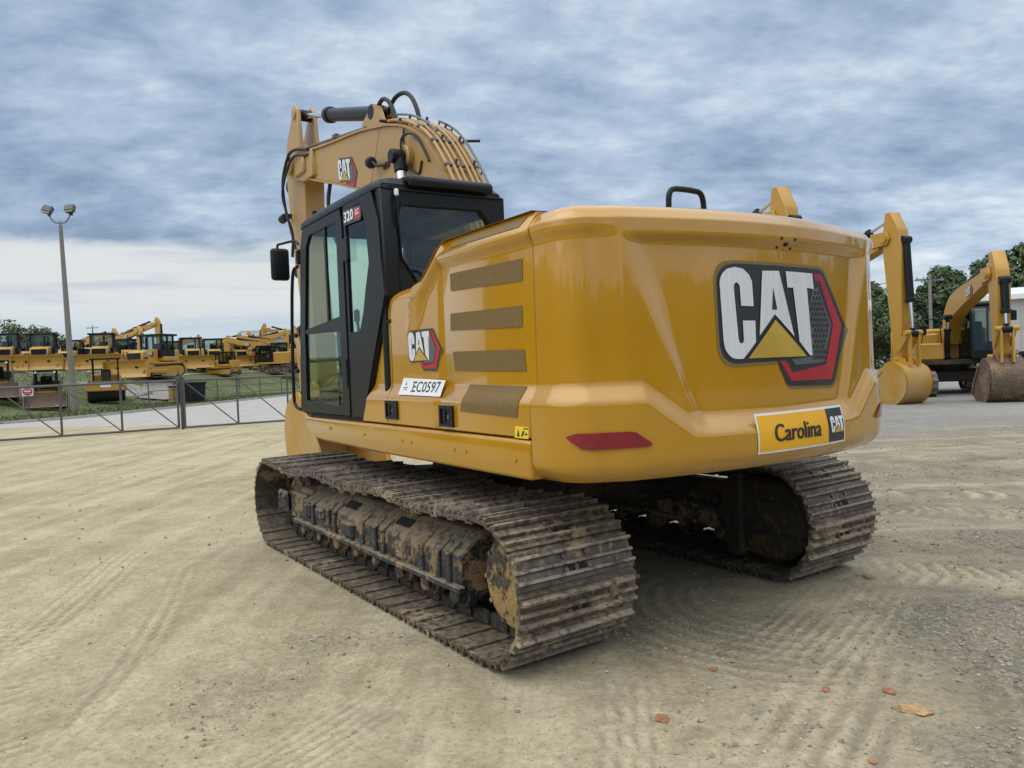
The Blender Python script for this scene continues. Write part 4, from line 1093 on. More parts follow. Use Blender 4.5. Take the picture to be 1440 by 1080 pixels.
q = MB(); q.cyl((2.28, .25, 3.81), (2.21, .25, 3.80), .062, 16, bev=.015); q.tube([(2.21, .25, 3.80), (2.13, .24, 3.745), (2.02, .18, 3.735)], .017, 8); q.b2((1.95, .165, 3.705), (2.09, .183, 3.765))
q.build('work_lamp', RUB, BOOM)
# stick, bucket and cylinders
def ram(name, a, b_, rb, rr, frac, par, ym=None):
    a, b_ = Vector(a), Vector(b_); d = (b_ - a).normalized(); m_ = a.lerp(b_, frac)
    q = MB(); q.cyl(a, m_, rb, 24, bev=.01); q.cyl(m_ - d * .10, m_ + d * .02, rb * 1.25, 24, bev=.015); q.cyl(a - d * .06, a + d * .12, rb * 1.12, 20, bev=.02)
    s_ = Vector((0, rb * 1.3, 0)); q.cyl(a - s_, a + s_, rb * 1.05, 18, bev=.01)
    o = q.build(name, BLK, par)
    q = MB(); q.cyl(m_, b_, rr, 20); q.build('piston_rod', CHROME, o)
    q = MB(); q.cyl(b_ - s_, b_ + s_, rb * .95, 18, bev=.01); q.cyl(b_ - d * .16, b_, rr * 1.35, 16, bev=.01); q.build('rod_eye', BLK, o)
    return o
ram('stick_cylinder', (2.54, 0, 4.45), (5.06, 0, 5.16), .082, .035, .62, EX)
for y in (.27, -.27): ram('boom_cylinder', (1.05, y, 1.30), (1.50, y, 3.68), .075, .05, .66, EX)
ST = [(4.93, 4.72), (5.10, 4.76), (5.30, 4.84), (5.46, 4.80), (5.55, 4.62), (5.55, 4.35), (5.40, 3.45), (5.20, 2.55), (4.92, 1.55), (4.82, 1.40), (4.68, 1.42), (4.62, 1.56), (4.68, 2.3), (4.80, 3.2), (4.80, 3.9), (4.78, 4.2), (4.82, 4.4), (4.87, 4.6)]
q = MB(); q.prism([(p.x, p.z) for p in smooth_path([(a, 0, b_) for a, b_ in ST[8:] + ST[:7]], 3)][:-1] + [(5.20, 2.55)], 'y', -.14, .14, .012)
for s_ in (1, -1): q.prism([(4.84, 4.45), (4.93, 4.95), (4.96, 5.20), (5.04, 5.28), (5.13, 5.27), (5.22, 5.12), (5.42, 4.90), (5.54, 4.66), (5.5, 4.4)], 'y', s_ * .085, s_ * .142, .008); q.cyl((5.06, s_ * .08, 5.16), (5.06, s_ * .165, 5.16), .075, 16, bev=.01)
STK = q.build('stick', YEL_D, EX, 40)
q = MB(); q.cyl((5.50, .20, 3.83), (5.62, .22, 3.80), .06, 14, bev=.015); q.b2((5.40, .14, 3.80), (5.52, .2, 3.86)); q.build('stick_lamp', RUB, STK)
ram('bucket_cylinder', (5.62, 0, 4.30), (5.40, 0, 2.2), .085, .045, .62, EX)
q = MB()
for s_ in (1, -1): q.prism([(5.40, 2.28), (5.50, 2.2), (5.10, 1.75), (4.98, 1.78)], 'y', s_ * .16, s_ * .20, .008); q.prism([(5.40, 2.26), (5.50, 2.2), (5.35, 1.2), (5.25, 1.22)], 'y', s_ * .11, s_ * .15, .008)
q.build('bucket_linkage', YEL_D, EX)
def bucket(par, mat, w_=.6, hinge=(4.60, 1.37), name='bucket', lip=True, tooth=None):
    hx, hz = hinge
    prof = [(hx + .10, hz - .02), (hx + .50, hz - .24), (hx + .62, hz - .60), (hx + .52, hz - .98), (hx + .22, hz - 1.24), (hx - .20, hz - 1.32), (hx - .66, hz - 1.22), (hx - .98, hz - 1.04)]
    pr = [(p.x, p.z) for p in smooth_path([(a, 0, b_) for a, b_ in prof], 4)]
    q = MB()
    def off(k, o):
        a, b_ = pr[max(k - 1, 0)], pr[min(k + 1, len(pr) - 1)]; d = Vector((b_[0] - a[0], b_[1] - a[1])).normalized()
        return (pr[k][0] - d.y * o * -1, pr[k][1] + d.x * o * -1)
    inn = [off(k, .03) for k in range(len(pr))]
    q.grid([[(p[0], w_, p[1]) for p in pr], [(p[0], -w_, p[1]) for p in pr]]); q.grid([[(p[0], w_, p[1]) for p in inn], [(p[0], -w_, p[1]) for p in inn]])
    for s_ in (1, -1):
        side_ = pr + [(hx - .75, hz - .70), (hx - .30, hz - .22), (hx - .05, hz - .02)]
        q.prism(side_, 'y', s_ * (w_ - .03), s_ * w_, 0)
        q.prism([(hx - 1.0, hz - 1.06), (hx - .78, hz - .68), (hx - .30, hz - .20), (hx - .24, hz - .28), (hx - .68, hz - .76), (hx - .88, hz - 1.10)], 'y', s_ * w_, s_ * (w_ + .025), .004)
        q.prism([(hx - .14, hz - .25), (hx - .12, hz + .06), (hx + .02, hz + .11), (hx + .30, hz + .05), (hx + .42, hz - .18)], 'y', s_ * .17, s_ * .23, .006)
    q.b2((hx - 1.02, -w_, hz - 1.10), (hx - .9, w_, hz - 1.05), .004)
    o = q.build(name, mat, par, 40)
    for k in range(5):
        y = -w_ + .10 + k * (2 * w_ - .2) / 4
        t = MB(); t.prism([(hx - .92, hz - 1.02), (hx - .92, hz - 1.13), (hx - 1.20, hz - 1.02), (hx - 1.20, hz - .995)], 'y', y - .045, y + .045, .008); t.build('bucket_tooth', tooth or RUST, o)
    return o
BK = bucket(EX, [YEL_F], .44)
# ------------------------------------------------------------------ other machines
def limb(pts):
    """side outline of an arm from (x, z, half depth) stations"""
    P = smooth_path([(a, c, b_) for a, b_, c in pts], 4); up = []; dn = []
    for i, p in enumerate(P):
        a, b_ = P[max(i - 1, 0)], P[min(i + 1, len(P) - 1)]; d = Vector((b_.x - a.x, 0, b_.z - a.z)).normalized(); n_ = Vector((-d.z, 0, d.x))
        up.append((p.x + n_.x * p.y, p.z + n_.z * p.y)); dn.append((p.x - n_.x * p.y, p.z - n_.z * p.y))
    return up + dn[::-1]
def belt(c, w_, loop=None, k=1.0):
    q = MB(); rows = []
    pts = loop or TP; L, _ = sample_loop(pts, NS * 3)
    for i, (p, d) in enumerate(L + L[:1]):
        n_ = Vector((d.z, 0, -d.x)); o = .055 if i % 3 == 0 else .02
        rows.append([p + Vector((0, c - w_, 0)) , p + n_ * o + Vector((0, c - w_, 0)), p + n_ * o + Vector((0, c + w_, 0)), p + Vector((0, c + w_, 0)), p + Vector((0, c - w_, 0))])
    q.grid(rows); return q
def small_emblem(par, o, ux, nx, size, vx=(0, 0, 1)):
    decal(par, 'emblem', [([(p[0] * size, p[1] * size) for p in pts], mi, lay) for pts, mi, lay in emblem_polys() if mi != 5], EMB_MATS, on_plane(o, ux, vx, nx), 9, .002)

POSES = dict(
 low=dict(boom=[(.28, 1.70, .20), (.42, 2.20, .30), (.85, 2.72, .36), (1.6, 3.02, .35), (3.1, 3.30, .26), (4.45, 3.55, .19)], tip=(4.75, 3.58), top=(4.86, 4.10), end=(5.02, 1.25), bc=((1.0, 1.25), (1.25, 2.55)), sc=((1.75, 3.42), (4.84, 4.04))),
 high=dict(boom=[(.20, 1.70, .20), (.25, 2.50, .33), (.75, 3.45, .42), (1.5, 3.95, .40), (2.9, 4.35, .28), (4.25, 4.70, .20)], tip=(4.55, 4.78), top=(4.62, 5.42), end=(4.85, 1.25), bc=((.95, 1.25), (1.15, 3.35)), sc=((1.9, 4.50), (4.60, 5.34))))
def bg_excavator(label, loc, rz, pose, group, bmat=None, wide=.62, logo=True, paintm=None):
    ps = POSES[pose]; Y1 = paintm or YEL_F
    r = thing('excavator', label, 'excavator', loc, rz, group)
    for c in (GA, -GA):
        belt(c, .30).build('crawler_track', SHOE_B, r)
        q = MB(); q.prism([(x * .93, ZC + (z - ZC) * .80) for x, z in TP[::6]], 'y', c - .2, c + .2); 
        for x in (-1.83, 1.83): q.cyl((x, c - .24, ZC), (x, c + .24, ZC), .26, 18, bev=.02)
        q.build('track_frame', FRAME, r)
    q = MB(); q.b2((-.7, -1.0, .42), (.7, 1.0, .80), .05); q.cyl((0, 0, .7), (0, 0, 1.04), .62, 24); q.b2((-2.1, -1.25, 1.0), (1.3, 1.25, 1.16), .02); q.build('carbody', UNDER, r)
    q = MB(); q.prism([(x, y) for x, y in full[::2]], 'z', 1.0, 2.24, .06, seg=2); cw = q.build('counterweight', Y1, r)
    q = MB(); q.b2((-2.15, -1.30, 1.16), (-.35, 1.30, 2.22), .06); q.b2((-.36, -1.30, 1.16), (.6, -.42, 2.05), .05); q.b2((.61, -1.30, 1.16), (1.3, -.45, 1.72), .05); q.b2((-.36, -.45, 1.16), (.2, .3, 1.7), .04)
    hd = q.build('engine_hood', Y1, r)
    q = MB(); q.b2((-2.1, -1.33, 1.02), (1.40, -1.22, 1.19), .02); q.b2((-2.1, 1.22, 1.02), (1.40, 1.33, 1.19), .02); q.build('side_skirt', Y1, r)
    cf = MB(); do_ = [(1.58, 1.2), (1.42, 2.85), (-.3, 2.85), (-.3, 1.2)]; di_ = [(1.46, 1.45), (1.33, 2.74), (-.18, 2.74), (-.18, 1.75)]
    for y in (.27, 1.26): cf.ring(do_, di_, 'y', y, y + .04)
    cf.b2((.42, 1.255, 1.2), (.50, 1.302, 2.8)); cf.b2((-.35, .25, 2.84), (1.45, 1.32, 2.98), .05)
    for y in (.27, 1.26): cf.box((1.50, y + .02, 2.03), (.07, .06, 1.68), 0, Matrix.Rotation(-.097, 3, 'Y'))
    cf.b2((1.50, .27, 1.2), (1.58, 1.3, 1.42)); cf.b2((-.34, .27, 1.2), (-.28, 1.3, 1.7)); cf.b2((-.3, .3, 1.16), (1.5, 1.26, 1.22)); cf.b2((0, .5, 1.2), (.6, 1.05, 1.7), .04); cf.b2((-.1, .52, 1.6), (.08, 1.04, 2.4), .04)
    cab_ = cf.build('cab', BLK, r)
    g_ = MB(); g_.add([(a, .29, b_) for a, b_ in di_], [(0, 1, 2, 3)]); g_.add([(a, 1.28, b_) for a, b_ in di_], [(0, 1, 2, 3)]); g_.add([(1.53, .30, 1.42), (1.53, 1.28, 1.42), (1.40, 1.28, 2.82), (1.40, .30, 2.82)], [(0, 1, 2, 3)]); g_.add([(-.30, .3, 1.7), (-.30, 1.28, 1.7), (-.30, 1.28, 2.8), (-.30, .3, 2.8)], [(0, 1, 2, 3)])
    g_.build('cab_glass', GLASS_D, cab_, fix=False)
    q = MB(); q.prism(limb(ps['boom']), 'y', -.2, .2, .012)
    tx, tz = ps['tip']
    for s_ in (1, -1): q.prism([(tx - .5, tz + .2), (tx + .1, tz + .2), (tx + .2, tz), (tx + .1, tz - .18), (tx - .5, tz - .22)], 'y', s_ * .18, s_ * .25, .01); q.cyl((tx, s_ * .17, tz), (tx, s_ * .3, tz), .12, 14)
    bm_ = q.build('boom', Y1, r)
    b3 = ps['boom'][3]; b4 = ps['boom'][4]; sl_ = (b4[1] - b3[1]) / (b4[0] - b3[0])
    if logo:
        for s_ in (1, -1):
            x0 = (b3[0] + b4[0]) / 2 + .55 - s_ * .2; zz = (b3[1] + b4[1]) / 2 - .16
            small_emblem(bm_, (x0 + .3 * s_, s_ * .203, zz + s_ * .1 * sl_), (-s_, 0, -s_ * sl_), (0, s_, 0), .62)
    q = MB()
    for y in (.12, .0, -.12): q.tube([Vector((p[0], y, p[1] + .04)) for p in limb(ps['boom'])[2:19]], .025, 6)
    q.build('hydraulic_line', RUB, bm_)
    for y in (.32, -.32): ram('boom_cylinder', (ps['bc'][0][0], y, ps['bc'][0][1]), (ps['bc'][1][0], y, ps['bc'][1][1]), .09, .05, .7, r)
    ram('stick_cylinder', (ps['sc'][0][0], 0, ps['sc'][0][1]), (ps['sc'][1][0], 0, ps['sc'][1][1]), .10, .045, .7, r)
    ex, ez = ps['end']; px_, pz = ps['top']
    q = MB(); q.prism([(px_ - .08, pz + .10), (px_ + .12, pz + .10), (px_ + .42, pz - .45), (px_ + .48, pz - .9), (ex + .16, ez + .1), (ex + .05, ez - .08), (ex - .10, ez - .02), (ex - .14, ez + .2), (tx - .12, tz - .45), (tx - .14, tz)], 'y', -.17, .17, .015)
    st = q.build('stick', Y1, r)
    ram('bucket_cylinder', (px_ + .50, 0, pz - .75), (ex + .42, 0, ez + .75), .105, .05, .66, r)
    q = MB()
    for s_ in (1, -1): q.prism([(ex + .36, ez + .82), (ex + .50, ez + .74), (ex + .14, ez + .25), (ex, ez + .3)], 'y', s_ * .18, s_ * .23); q.prism([(ex + .40, ez + .82), (ex + .50, ez + .74), (ex + .52, ez - .15), (ex + .40, ez - .15)], 'y', s_ * .12, s_ * .17)
    q.cyl((ex + .43, -.30, ez + .78), (ex + .43, .30, ez + .78), .07, 12); q.cyl((ex, -.34, ez), (ex, .34, ez), .08, 12)
    q.build('bucket_linkage', Y1, r)
    bucket(r, [bmat or YEL_F], wide, (ex, ez), tooth=bmat or YEL_F)
    q = MB(); q.tube([(1.35, -1.2, 1.7), (1.2, -1.2, 2.5), (.5, -1.2, 2.6), (-.3, -1.2, 2.55), (-.3, -1.2, 2.1)], .02, 6); q.tube([(1.35, -.55, 1.7), (1.2, -.55, 2.5), (.5, -.55, 2.6)], .02, 6)
    q.tube([(1.2, -1.2, 2.5), (1.2, -.55, 2.5)], .02, 6); q.build('hand_rail', BLK, r)
    q = MB(); q.box((1.62, -1.15, 2.15), (.06, .2, .32), .02); q.tube([(1.62, -1.15, 2.0), (1.35, -1.15, 1.75)], .015, 6); q.build('mirror', BLK, r)
    q = MB(); q.box((1.7, 1.42, 2.5), (.06, .18, .32), .02); q.tube([(1.7, 1.42, 2.66), (1.45, 1.3, 2.7)], .015, 6); q.build('mirror', BLK, r)
    return r

DL = [(-1.45, .08), (1.35, .08), (1.62, .22), (1.72, .45), (1.62, .72), (1.40, .84), (-1.40, 1.0), (-1.68, .86), (-1.78, .55), (-1.68, .24)]
def dozer(label, loc, rz, group, scale=1.0, ripper=True, blade_w=1.7):
    r = thing('bulldozer', label, 'bulldozer', loc, rz, group); r.scale = (scale,) * 3
    for c in (.95, -.95):
        belt(c, .28, DL).build('crawler_track', SHOE_B, r)
        q = MB(); q.prism([(x * .9, .52 + (z - .52) * .7) for x, z in DL], 'y', c - .2, c + .2)
        for x in (-1.4, 1.35): q.cyl((x, c - .25, .5), (x, c + .25, .5), .30, 16)
        q.build('track_frame', YEL_F, r)
    q = MB(); q.b2((-1.7, -.65, .45), (1.5, .65, 1.2), .05); q.prism([(.15, 1.1), (.15, 2.0), (1.2, 1.92), (1.75, 1.80), (1.82, 1.0), (1.6, .7), (.2, .7)], 'y', -.62, .62, .06); hd = q.build('engine_hood', YEL_F, r)
    q = MB(); q.b2((1.80, -.5, .9), (1.86, .5, 1.72), .01); q.build('radiator_grille', BLK, hd)
    for s_ in (1, -1): small_emblem(hd, (.95 + s_ * .35, s_ * .622, 1.45), (-s_, 0, 0), (0, s_, 0), .7)
    q = MB(); q.cyl((.9, .28, 1.9), (.9, .28, 2.75), .075, 12); q.cyl((.9, .28, 2.7), (.82, .28, 2.85), .07, 12); q.build('exhaust_stack', BLK, r)
    q = MB(); q.b2((-1.35, -1.05, 1.15), (.1, 1.05, 1.45), .04); q.b2((-1.9, -.75, 1.0), (-1.2, .75, 1.95), .06)
    for s_ in (1, -1): q.b2((-1.4, s_ * .7, .95), (1.2, s_ * 1.22, 1.06), .02)
    q.build('fender', YEL_F, r)
    q = MB()
    for x in (-1.15, .10, -.55):
        for y in (.82, -.82): q.b2((x - .05, y - .05, 1.4), (x + .05, y + .05, 2.95))
    q.b2((-1.25, -.86, 1.4), (.14, .86, 1.85), .02); q.b2((-1.45, -1.0, 2.92), (.35, 1.0, 3.06), .04); q.b2((-.9, -.3, 1.8), (-.5, .3, 2.4), .05)
    cb_ = q.build('cab', BLK, r)
    q = MB()
    for y in (.83, -.83): q.add([(-1.12, y, 1.85), (.08, y, 1.85), (.08, y, 2.92), (-1.12, y, 2.92)], [(0, 1, 2, 3)])
    for x in (-1.14, .10): q.add([(x, -.8, 1.85), (x, .8, 1.85), (x, .8, 2.92), (x, -.8, 2.92)], [(0, 1, 2, 3)])
    q.build('cab_glass', GLASS_D, cb_, fix=False)
    q = MB(); pr = [(2.72, .08), (2.52, .35), (2.48, .7), (2.55, 1.02), (2.72, 1.25)]
    q.prism(pr + [(a - .10, b_) for a, b_ in pr[::-1]], 'y', -blade_w, blade_w, .01)
    for s_ in (1, -1): q.b2((2.44, s_ * blade_w, .08), (2.76, s_ * (blade_w + .04), 1.22))
    bl = q.build('blade', YEL_F, r)
    q = MB()
    for s_ in (1, -1): q.box((1.35, s_ * 1.32, .45), (2.5, .14, .22), .02); ram('lift_cylinder', (1.5, s_ * .72, 1.35), (2.5, s_ * .75, .75), .07, .04, .6, r)
    q.build('push_arm', YEL_F, r)
    if ripper:
        q = MB(); q.b2((-2.5, -.9, .55), (-2.25, .9, .85), .03)
        for y in (-.7, 0, .7): q.prism([(-2.25, 1.1), (-2.5, 1.1), (-2.62, .5), (-2.45, .2), (-2.4, .5)], 'y', y - .05, y + .05)
        for y in (-.5, .5): q.box((-2.05, y, .85), (.6, .1, .14))
        q.build('ripper', YEL_F, r)
    return r
def loader(label, loc, rz, group, bmat):
    r = thing('track_loader', label, 'loader', loc, rz, group)
    lp = [(-.75, .06), (.75, .06), (.95, .25), (.92, .42), (.6, .60), (-.7, .80), (-.95, .62), (-.98, .3)]
    for c in (.75, -.75):
        belt(c, .2, lp).build('crawler_track', RUB, r); q = MB(); q.prism([(x * .88, .4 + (z - .4) * .75) for x, z in lp], 'y', c - .15, c + .15); q.build('track_frame', BLK, r)
    q = MB(); q.b2((-1.3, -.55, .4), (.6, .55, 1.1), .05); q.b2((-1.35, -.6, .7), (-.6, .6, 1.55), .08); q.build('body', YEL_F, r)
    q = MB()
    for y in (.5, -.5):
        for x in (.62, -.5): q.b2((x - .05, y - .05, 1.0), (x + .05, y + .05, 2.0))
    q.b2((-.65, -.58, 1.98), (.7, .58, 2.10), .04); q.b2((-.5, -.5, .9), (.6, .5, 1.1)); q.b2((-.4, -.28, 1.0), (0, .28, 1.75), .05)
    cb_ = q.build('cab', BLK, r)
    q = MB(); q.add([(.64, -.5, 1.0), (.64, .5, 1.0), (.64, .5, 1.98), (.64, -.5, 1.98)], [(0, 1, 2, 3)])
    for y in (.5, -.5): q.add([(-.5, y, 1.05), (.62, y, 1.05), (.62, y, 1.98), (-.5, y, 1.98)], [(0, 1, 2, 3)])
    q.build('cab_glass', GLASS_D, cb_, fix=False)
    q = MB()
    for s_ in (1, -1): q.prism([(-1.2, 1.5), (-.9, 1.65), (.9, 1.05), (1.25, .5), (1.2, .25), (1.0, .3), (.75, .85), (-1.1, 1.3)], 'y', s_ * .62, s_ * .74, .01)
    q.build('lift_arm', BLK, r)
    q = MB(); pr = [(1.25, .85), (1.22, .4), (1.35, .12), (2.0, .04), (2.02, .07), (1.40, .17), (1.28, .42), (1.31, .85)]
    q.prism(pr, 'y', -1.0, 1.0)
    for s_ in (1, -1): q.prism([(1.22, .85), (1.22, .4), (1.35, .1), (2.0, .04), (1.4, .8)], 'y', s_ * .97, s_ * 1.0)
    q.build('bucket', bmat, r)
    q = MB()
    for s_ in (1, -1): q.cyl((.70, s_ * .45, 1.95), (.73, s_ * .45, 1.95), .06, 10)
    q.build('headlight', DEC_WHT, cb_)
    return r
def roller(label, loc, rz):
    r = thing('road_roller', label, 'road roller', loc, rz)
    q = MB(); q.cyl((1.3, -1.0, .62), (1.3, 1.0, .62), .62, 32, bev=.03); q.build('drum', RUB, r)
    q = MB(); q.b2((.55, -1.15, .75), (2.1, -1.02, 1.15), .04); q.b2((.55, 1.02, .75), (2.1, 1.15, 1.15), .04); q.b2((1.95, -1.15, .65), (2.12, 1.15, 1.15), .05); q.b2((-.3, -.9, .7), (.6, .9, 1.25), .06); q.b2((-2.4, -.85, .7), (-.9, .85, 1.75), .12)
    fr = q.build('body', YEL_F, r)
    q = MB(); q.b2((2.12, -.28, .88), (2.13, .28, 1.05)); q.build('number_patch', DEC_WHT, fr)
    for s_ in (1, -1):
        q = MB(); q.cyl((-1.5, s_ * .65, .68), (-1.5, s_ * 1.05, .68), .68, 28, bev=.08); w__ = q.build('wheel', RUB, r)
        q = MB(); q.cyl((-1.5, s_ * .8, .68), (-1.5, s_ * 1.06, .68), .34, 20); q.build('rim', YEL_F, w__)
    q = MB()
    for x in (-.75, .35):
        for y in (.7, -.7): q.b2((x - .045, y - .045, 1.2), (x + .045, y + .045, 2.62))
    q.b2((-1.0, -.85, 2.6), (.6, .85, 2.7), .03); q.build('canopy_frame', BLK, r)
    q = MB(); q.b2((-.5, -.28, 1.25), (-.1, .28, 1.55), .05); q.b2((-.6, -.28, 1.5), (-.45, .28, 2.0), .05); q.b2((.15, -.2, 1.2), (.3, .2, 1.85), .03); q.build('seat', RUB, r)
    return r
def at(px, Y, dz=0.0):
    X = (px - 720) / 1073.35 * Y
    return (X, Y, bank(X, Y) + .05 + dz)

# right of the photo: three excavators facing the camera
bg_excavator('excavator at the right with a brown bucket on the gravel, its black cab showing', (14.95, 26.1, 0), radians(-105), 'low', 'excavators parked beyond the counterweight', RUST, .48)
bg_excavator('excavator behind the counterweight corner with upright stick and big yellow bucket', (9.75, 26.6, 0), radians(-72), 'high', 'excavators parked beyond the counterweight', YEL_F, .47)
bg_excavator('excavator hidden by the counterweight except the tip of its raised stick', (5.1, 22.6, 0), radians(-72), 'high', 'excavators parked beyond the counterweight', YEL_F, .47)
# left lot, on the bank: bulldozers
GD = 'bulldozers on the bank beyond the gate'
for px, Y, a, sc, rip, lab in [(12, 60, -64, 1.0, True, 'bulldozer at the left edge of the photo, black roof over yellow hood'),
        (64, 61, -68, 1.0, True, 'bulldozer with flat black roof, between the left edge and the light pole'),
        (147, 63, -70, 1.0, False, 'bulldozer with a yellow hood right of the light pole, behind the roller'),
        (217, 60, -104, 1.12, True, 'big bulldozer with tall exhaust stack, largest of the row, left of the dumpster'),
        (272, 70, -62, .95, False, 'bulldozer behind the black dumpster, partly hidden'),
        (303, 74, -66, .95, False, 'bulldozer at the back, its black cab just over a smaller one'),
        (316, 70, 168, .72, False, 'small bulldozer with green tinted cab above the black dumpster, facing left'),
        (352, 90, -70, 1.0, False, 'bulldozer farthest back beside the grey roofed building')]:
    dozer(lab, at(px, Y), radians(a), GD, sc, rip)
for px, Y, a, sc, lab in [(38, 74, -58, 1.0, 'bulldozer in the second row, in the gap between the two at the left edge'), (104, 72, -75, .95, 'bulldozer in the second row directly behind the light pole'),
        (182, 76, -50, 1.0, 'bulldozer in the second row, just left of the big one'), (243, 76, -80, .9, 'bulldozer in the second row, just right of the big one'),
        (338, 82, -60, .95, 'bulldozer behind the small green tinted cab, half hidden'), (404, 90, -100, .95, 'bulldozer at the back of the slope touching the edge of the black cab')]:
    dozer(lab, at(px, Y), radians(a), GD, sc, False)
GX = 'excavators on the bank beyond the gate'
for px, Y, a, pose, lab in [(108, 80, -12, 'low', 'excavator behind the light pole with its low boom pointing right'),
        (172, 84, -10, 'high', 'excavator behind the big bulldozer with the tallest raised boom of the left lot'),
        (158, 78, -30, 'low', 'excavator left of the tallest boom, its thin stick standing upright'),
        (300, 92, -8, 'low', 'excavator at the back with boom level over the small bulldozer'),
        (322, 96, -14, 'low', 'excavator farthest back, boom just left of the building roof'),
        (388, 80, 176, 'low', 'excavator beside the cab with a black side emblem and tracks on the slope'),
        (128, 88, -16, 'low', 'excavator left of the light pole gap, boom rising behind the roller'), (232, 98, -6, 'low', 'excavator farthest behind the big bulldozer, boom nearly level'), (352, 88, -14, 'low', 'excavator with boom tip right in front of the grey roofed building'), (404, 86, 190, 'low', 'excavator at the back beside the black cab, arm pointing left'),
        (432, 92, 186, 'high', 'excavator mostly hidden behind the black cab, arm folded high')]:
    bg_excavator(lab, at(px, Y), radians(a), pose, GX, logo=(Y < 85))
loader('compact track loader with glass cab, under the light pole', at(66, 42.5), radians(-62), 'track loaders by the grass bank', RUST)
loader('compact track loader cut off by the left edge', at(-2, 42), radians(-58), 'track loaders by the grass bank', RUST)
roller('yellow road roller with open canopy frame, right of the light pole', at(150, 48), radians(-63))
# ------------------------------------------------------------------ light pole, sign, dumpster, gate, fence
lx, ly, lz = at(104, 41); lz = gh(lx, ly)
L = thing('light_pole', 'tall grey light pole with two floodlights at the left', 'light pole', (lx, ly, lz))
POLE = flat('weathered_pole', (.21, .195, .17), .8, 0, .15, 2)
q = MB(); q.tube([(0, 0, 0), (-.10, 0, 3.5), (-.22, 0, 10.0)], [.17, .15, .095], 16); q.cyl((-.22, 0, 9.95), (-.22, 0, 10.2), .05, 10); q.build('pole', POLE, L)
q = MB(); q.tube(smooth_path([(-.75, 0, 10.62), (-.72, 0, 10.40), (-.5, 0, 10.16), (-.22, 0, 10.12), (.06, 0, 10.16), (.26, 0, 10.40), (.29, 0, 10.62)], 5), .032, 8); q.build('bracket', GALV, L)
for x, a in ((-.86, .25), (.33, -.08)):
    q = MB(); q.box((x, .0, 10.86), (.52, .30, .42), .05, Matrix.Rotation(a, 3, 'Y') @ Matrix.Rotation(-.5, 3, 'X')); q.box((x, .12, 10.62), (.16, .12, .2), .03)
    o = q.build('floodlight', GALV, L)
    q = MB(); q.box((x, -.155, 10.80), (.44, .012, .33), 0, Matrix.Rotation(a, 3, 'Y') @ Matrix.Rotation(-.5, 3, 'X')); q.build('lens', STEEL, o)
sx_, sy_, _ = at(39, 39.5); sz = gh(sx_, sy_)
SG = thing('traffic_sign', 'small white square sign with a red disc on the grass', 'sign', (sx_, sy_, sz), radians(25))
q = MB(); q.b2((-.03, -.02, 0), (.03, .02, 1.45)); q.build('post', GALV, SG)
q = MB(); q.b2((-.25, -.035, .95), (.25, -.022, 1.45)); pb = q.build('panel', DEC_WHT, SG)
tp1, w1 = text_polys('DO NOT', .055, 1, .01); tp2, w2 = text_polys('ENTER', .055, 1, .01)
dsc = [(.22 * cos(i * pi / 16), 1.20 + .22 * sin(i * pi / 16)) for i in range(32)]
decal(pb, 'marking', [(dsc, 0, 0), ([(-.16, 1.17), (.16, 1.17), (.16, 1.23), (-.16, 1.23)], 1, 1)] + [([(p[0] - w1 / 2, 1.275 + p[1]) for p in t], 1, 1) for t in tp1] + [([(p[0] - w2 / 2, 1.07 + p[1]) for p in t], 1, 1) for t in tp2],
      [DEC_RED, DEC_WHT], on_plane((0, -.036, 0), (1, 0, 0), (0, 0, 1), (0, -1, 0)), 9, .004)
dxx, dyy, _ = at(269, 47.5); dzz = gh(dxx, dyy)
DP = thing('dumpster', 'black steel dumpster box behind the gate', 'dumpster', (dxx, dyy, dzz), radians(20))
q = MB(); q.prism([(-.75, .12), (.75, .12), (.85, 1.25), (-.85, 1.25)], 'y', -.6, .6, .02)
for x in (-.6, -.2, .2, .6): q.b2((x - .04, -.64, .15), (x + .04, -.6, 1.2))
q.build('bin', BLK, DP)
q = MB(); q.b2((-.92, -.68, 1.22), (.92, .68, 1.32), .02); q.build('lid', RUB, DP)
for x in (-.6, .6):
    q = MB(); q.b2((x - .06, -.5, .0), (x + .06, .5, .13)); q.build('skid', STEEL, DP)
x_, y_, _ = at(247, 47.5)
CR = thing('yellow_cabinet', 'small yellow machine cabinet left of the black dumpster', 'cabinet', (x_, y_, gh(x_, y_)), radians(20))
q = MB(); q.b2((-.4, -.35, .08), (.4, .35, 1.05), .05); q.build('body', YEL_F, CR); q = MB(); q.b2((-.44, -.38, 1.04), (.44, .38, 1.12), .02); q.build('lid', BLK, CR)

def gate_pt(t):  # t metres along the gate line from its left end
    return Vector((-17.2 + t * .882, 19.9 + t * .471, 0))
GANG = atan2(.471, .882)
def gate_leaf(t0, t1, label, first):
    a = gate_pt(t0); r = thing('gate', label, 'gate', (a.x, a.y, 0), GANG, 'steel pipe gate leaves'); Lf = t1 - t0
    q = MB(); q.cyl((0, 0, .06), (Lf, 0, .06), .032, 8); q.cyl((0, 0, 1.52), (Lf, 0, 1.52), .036, 8); q.build('rail', GALV, r)
    n_ = max(2, round(Lf / 1.7))
    for i in range(n_ + 1):
        x = Lf * i / n_
        q = MB(); q.cyl((x, 0, .03), (x, 0, 1.58 if i not in (0, n_) else 1.60), .032 if i not in (0, n_) else .036, 10); q.build('upright', GALV, r)
        if i < n_: q = MB(); q.cyl((x + .03, 0, 1.48), (x + Lf / n_ - .03, 0, .09), .018, 8); q.build('brace', GALV, r)
    return r
gate_leaf(-1.58, 7.78, 'left leaf of the galvanised pipe gate across the drive', True)
gate_leaf(7.96, 17.4, 'right leaf of the galvanised pipe gate, running behind the excavator', False)
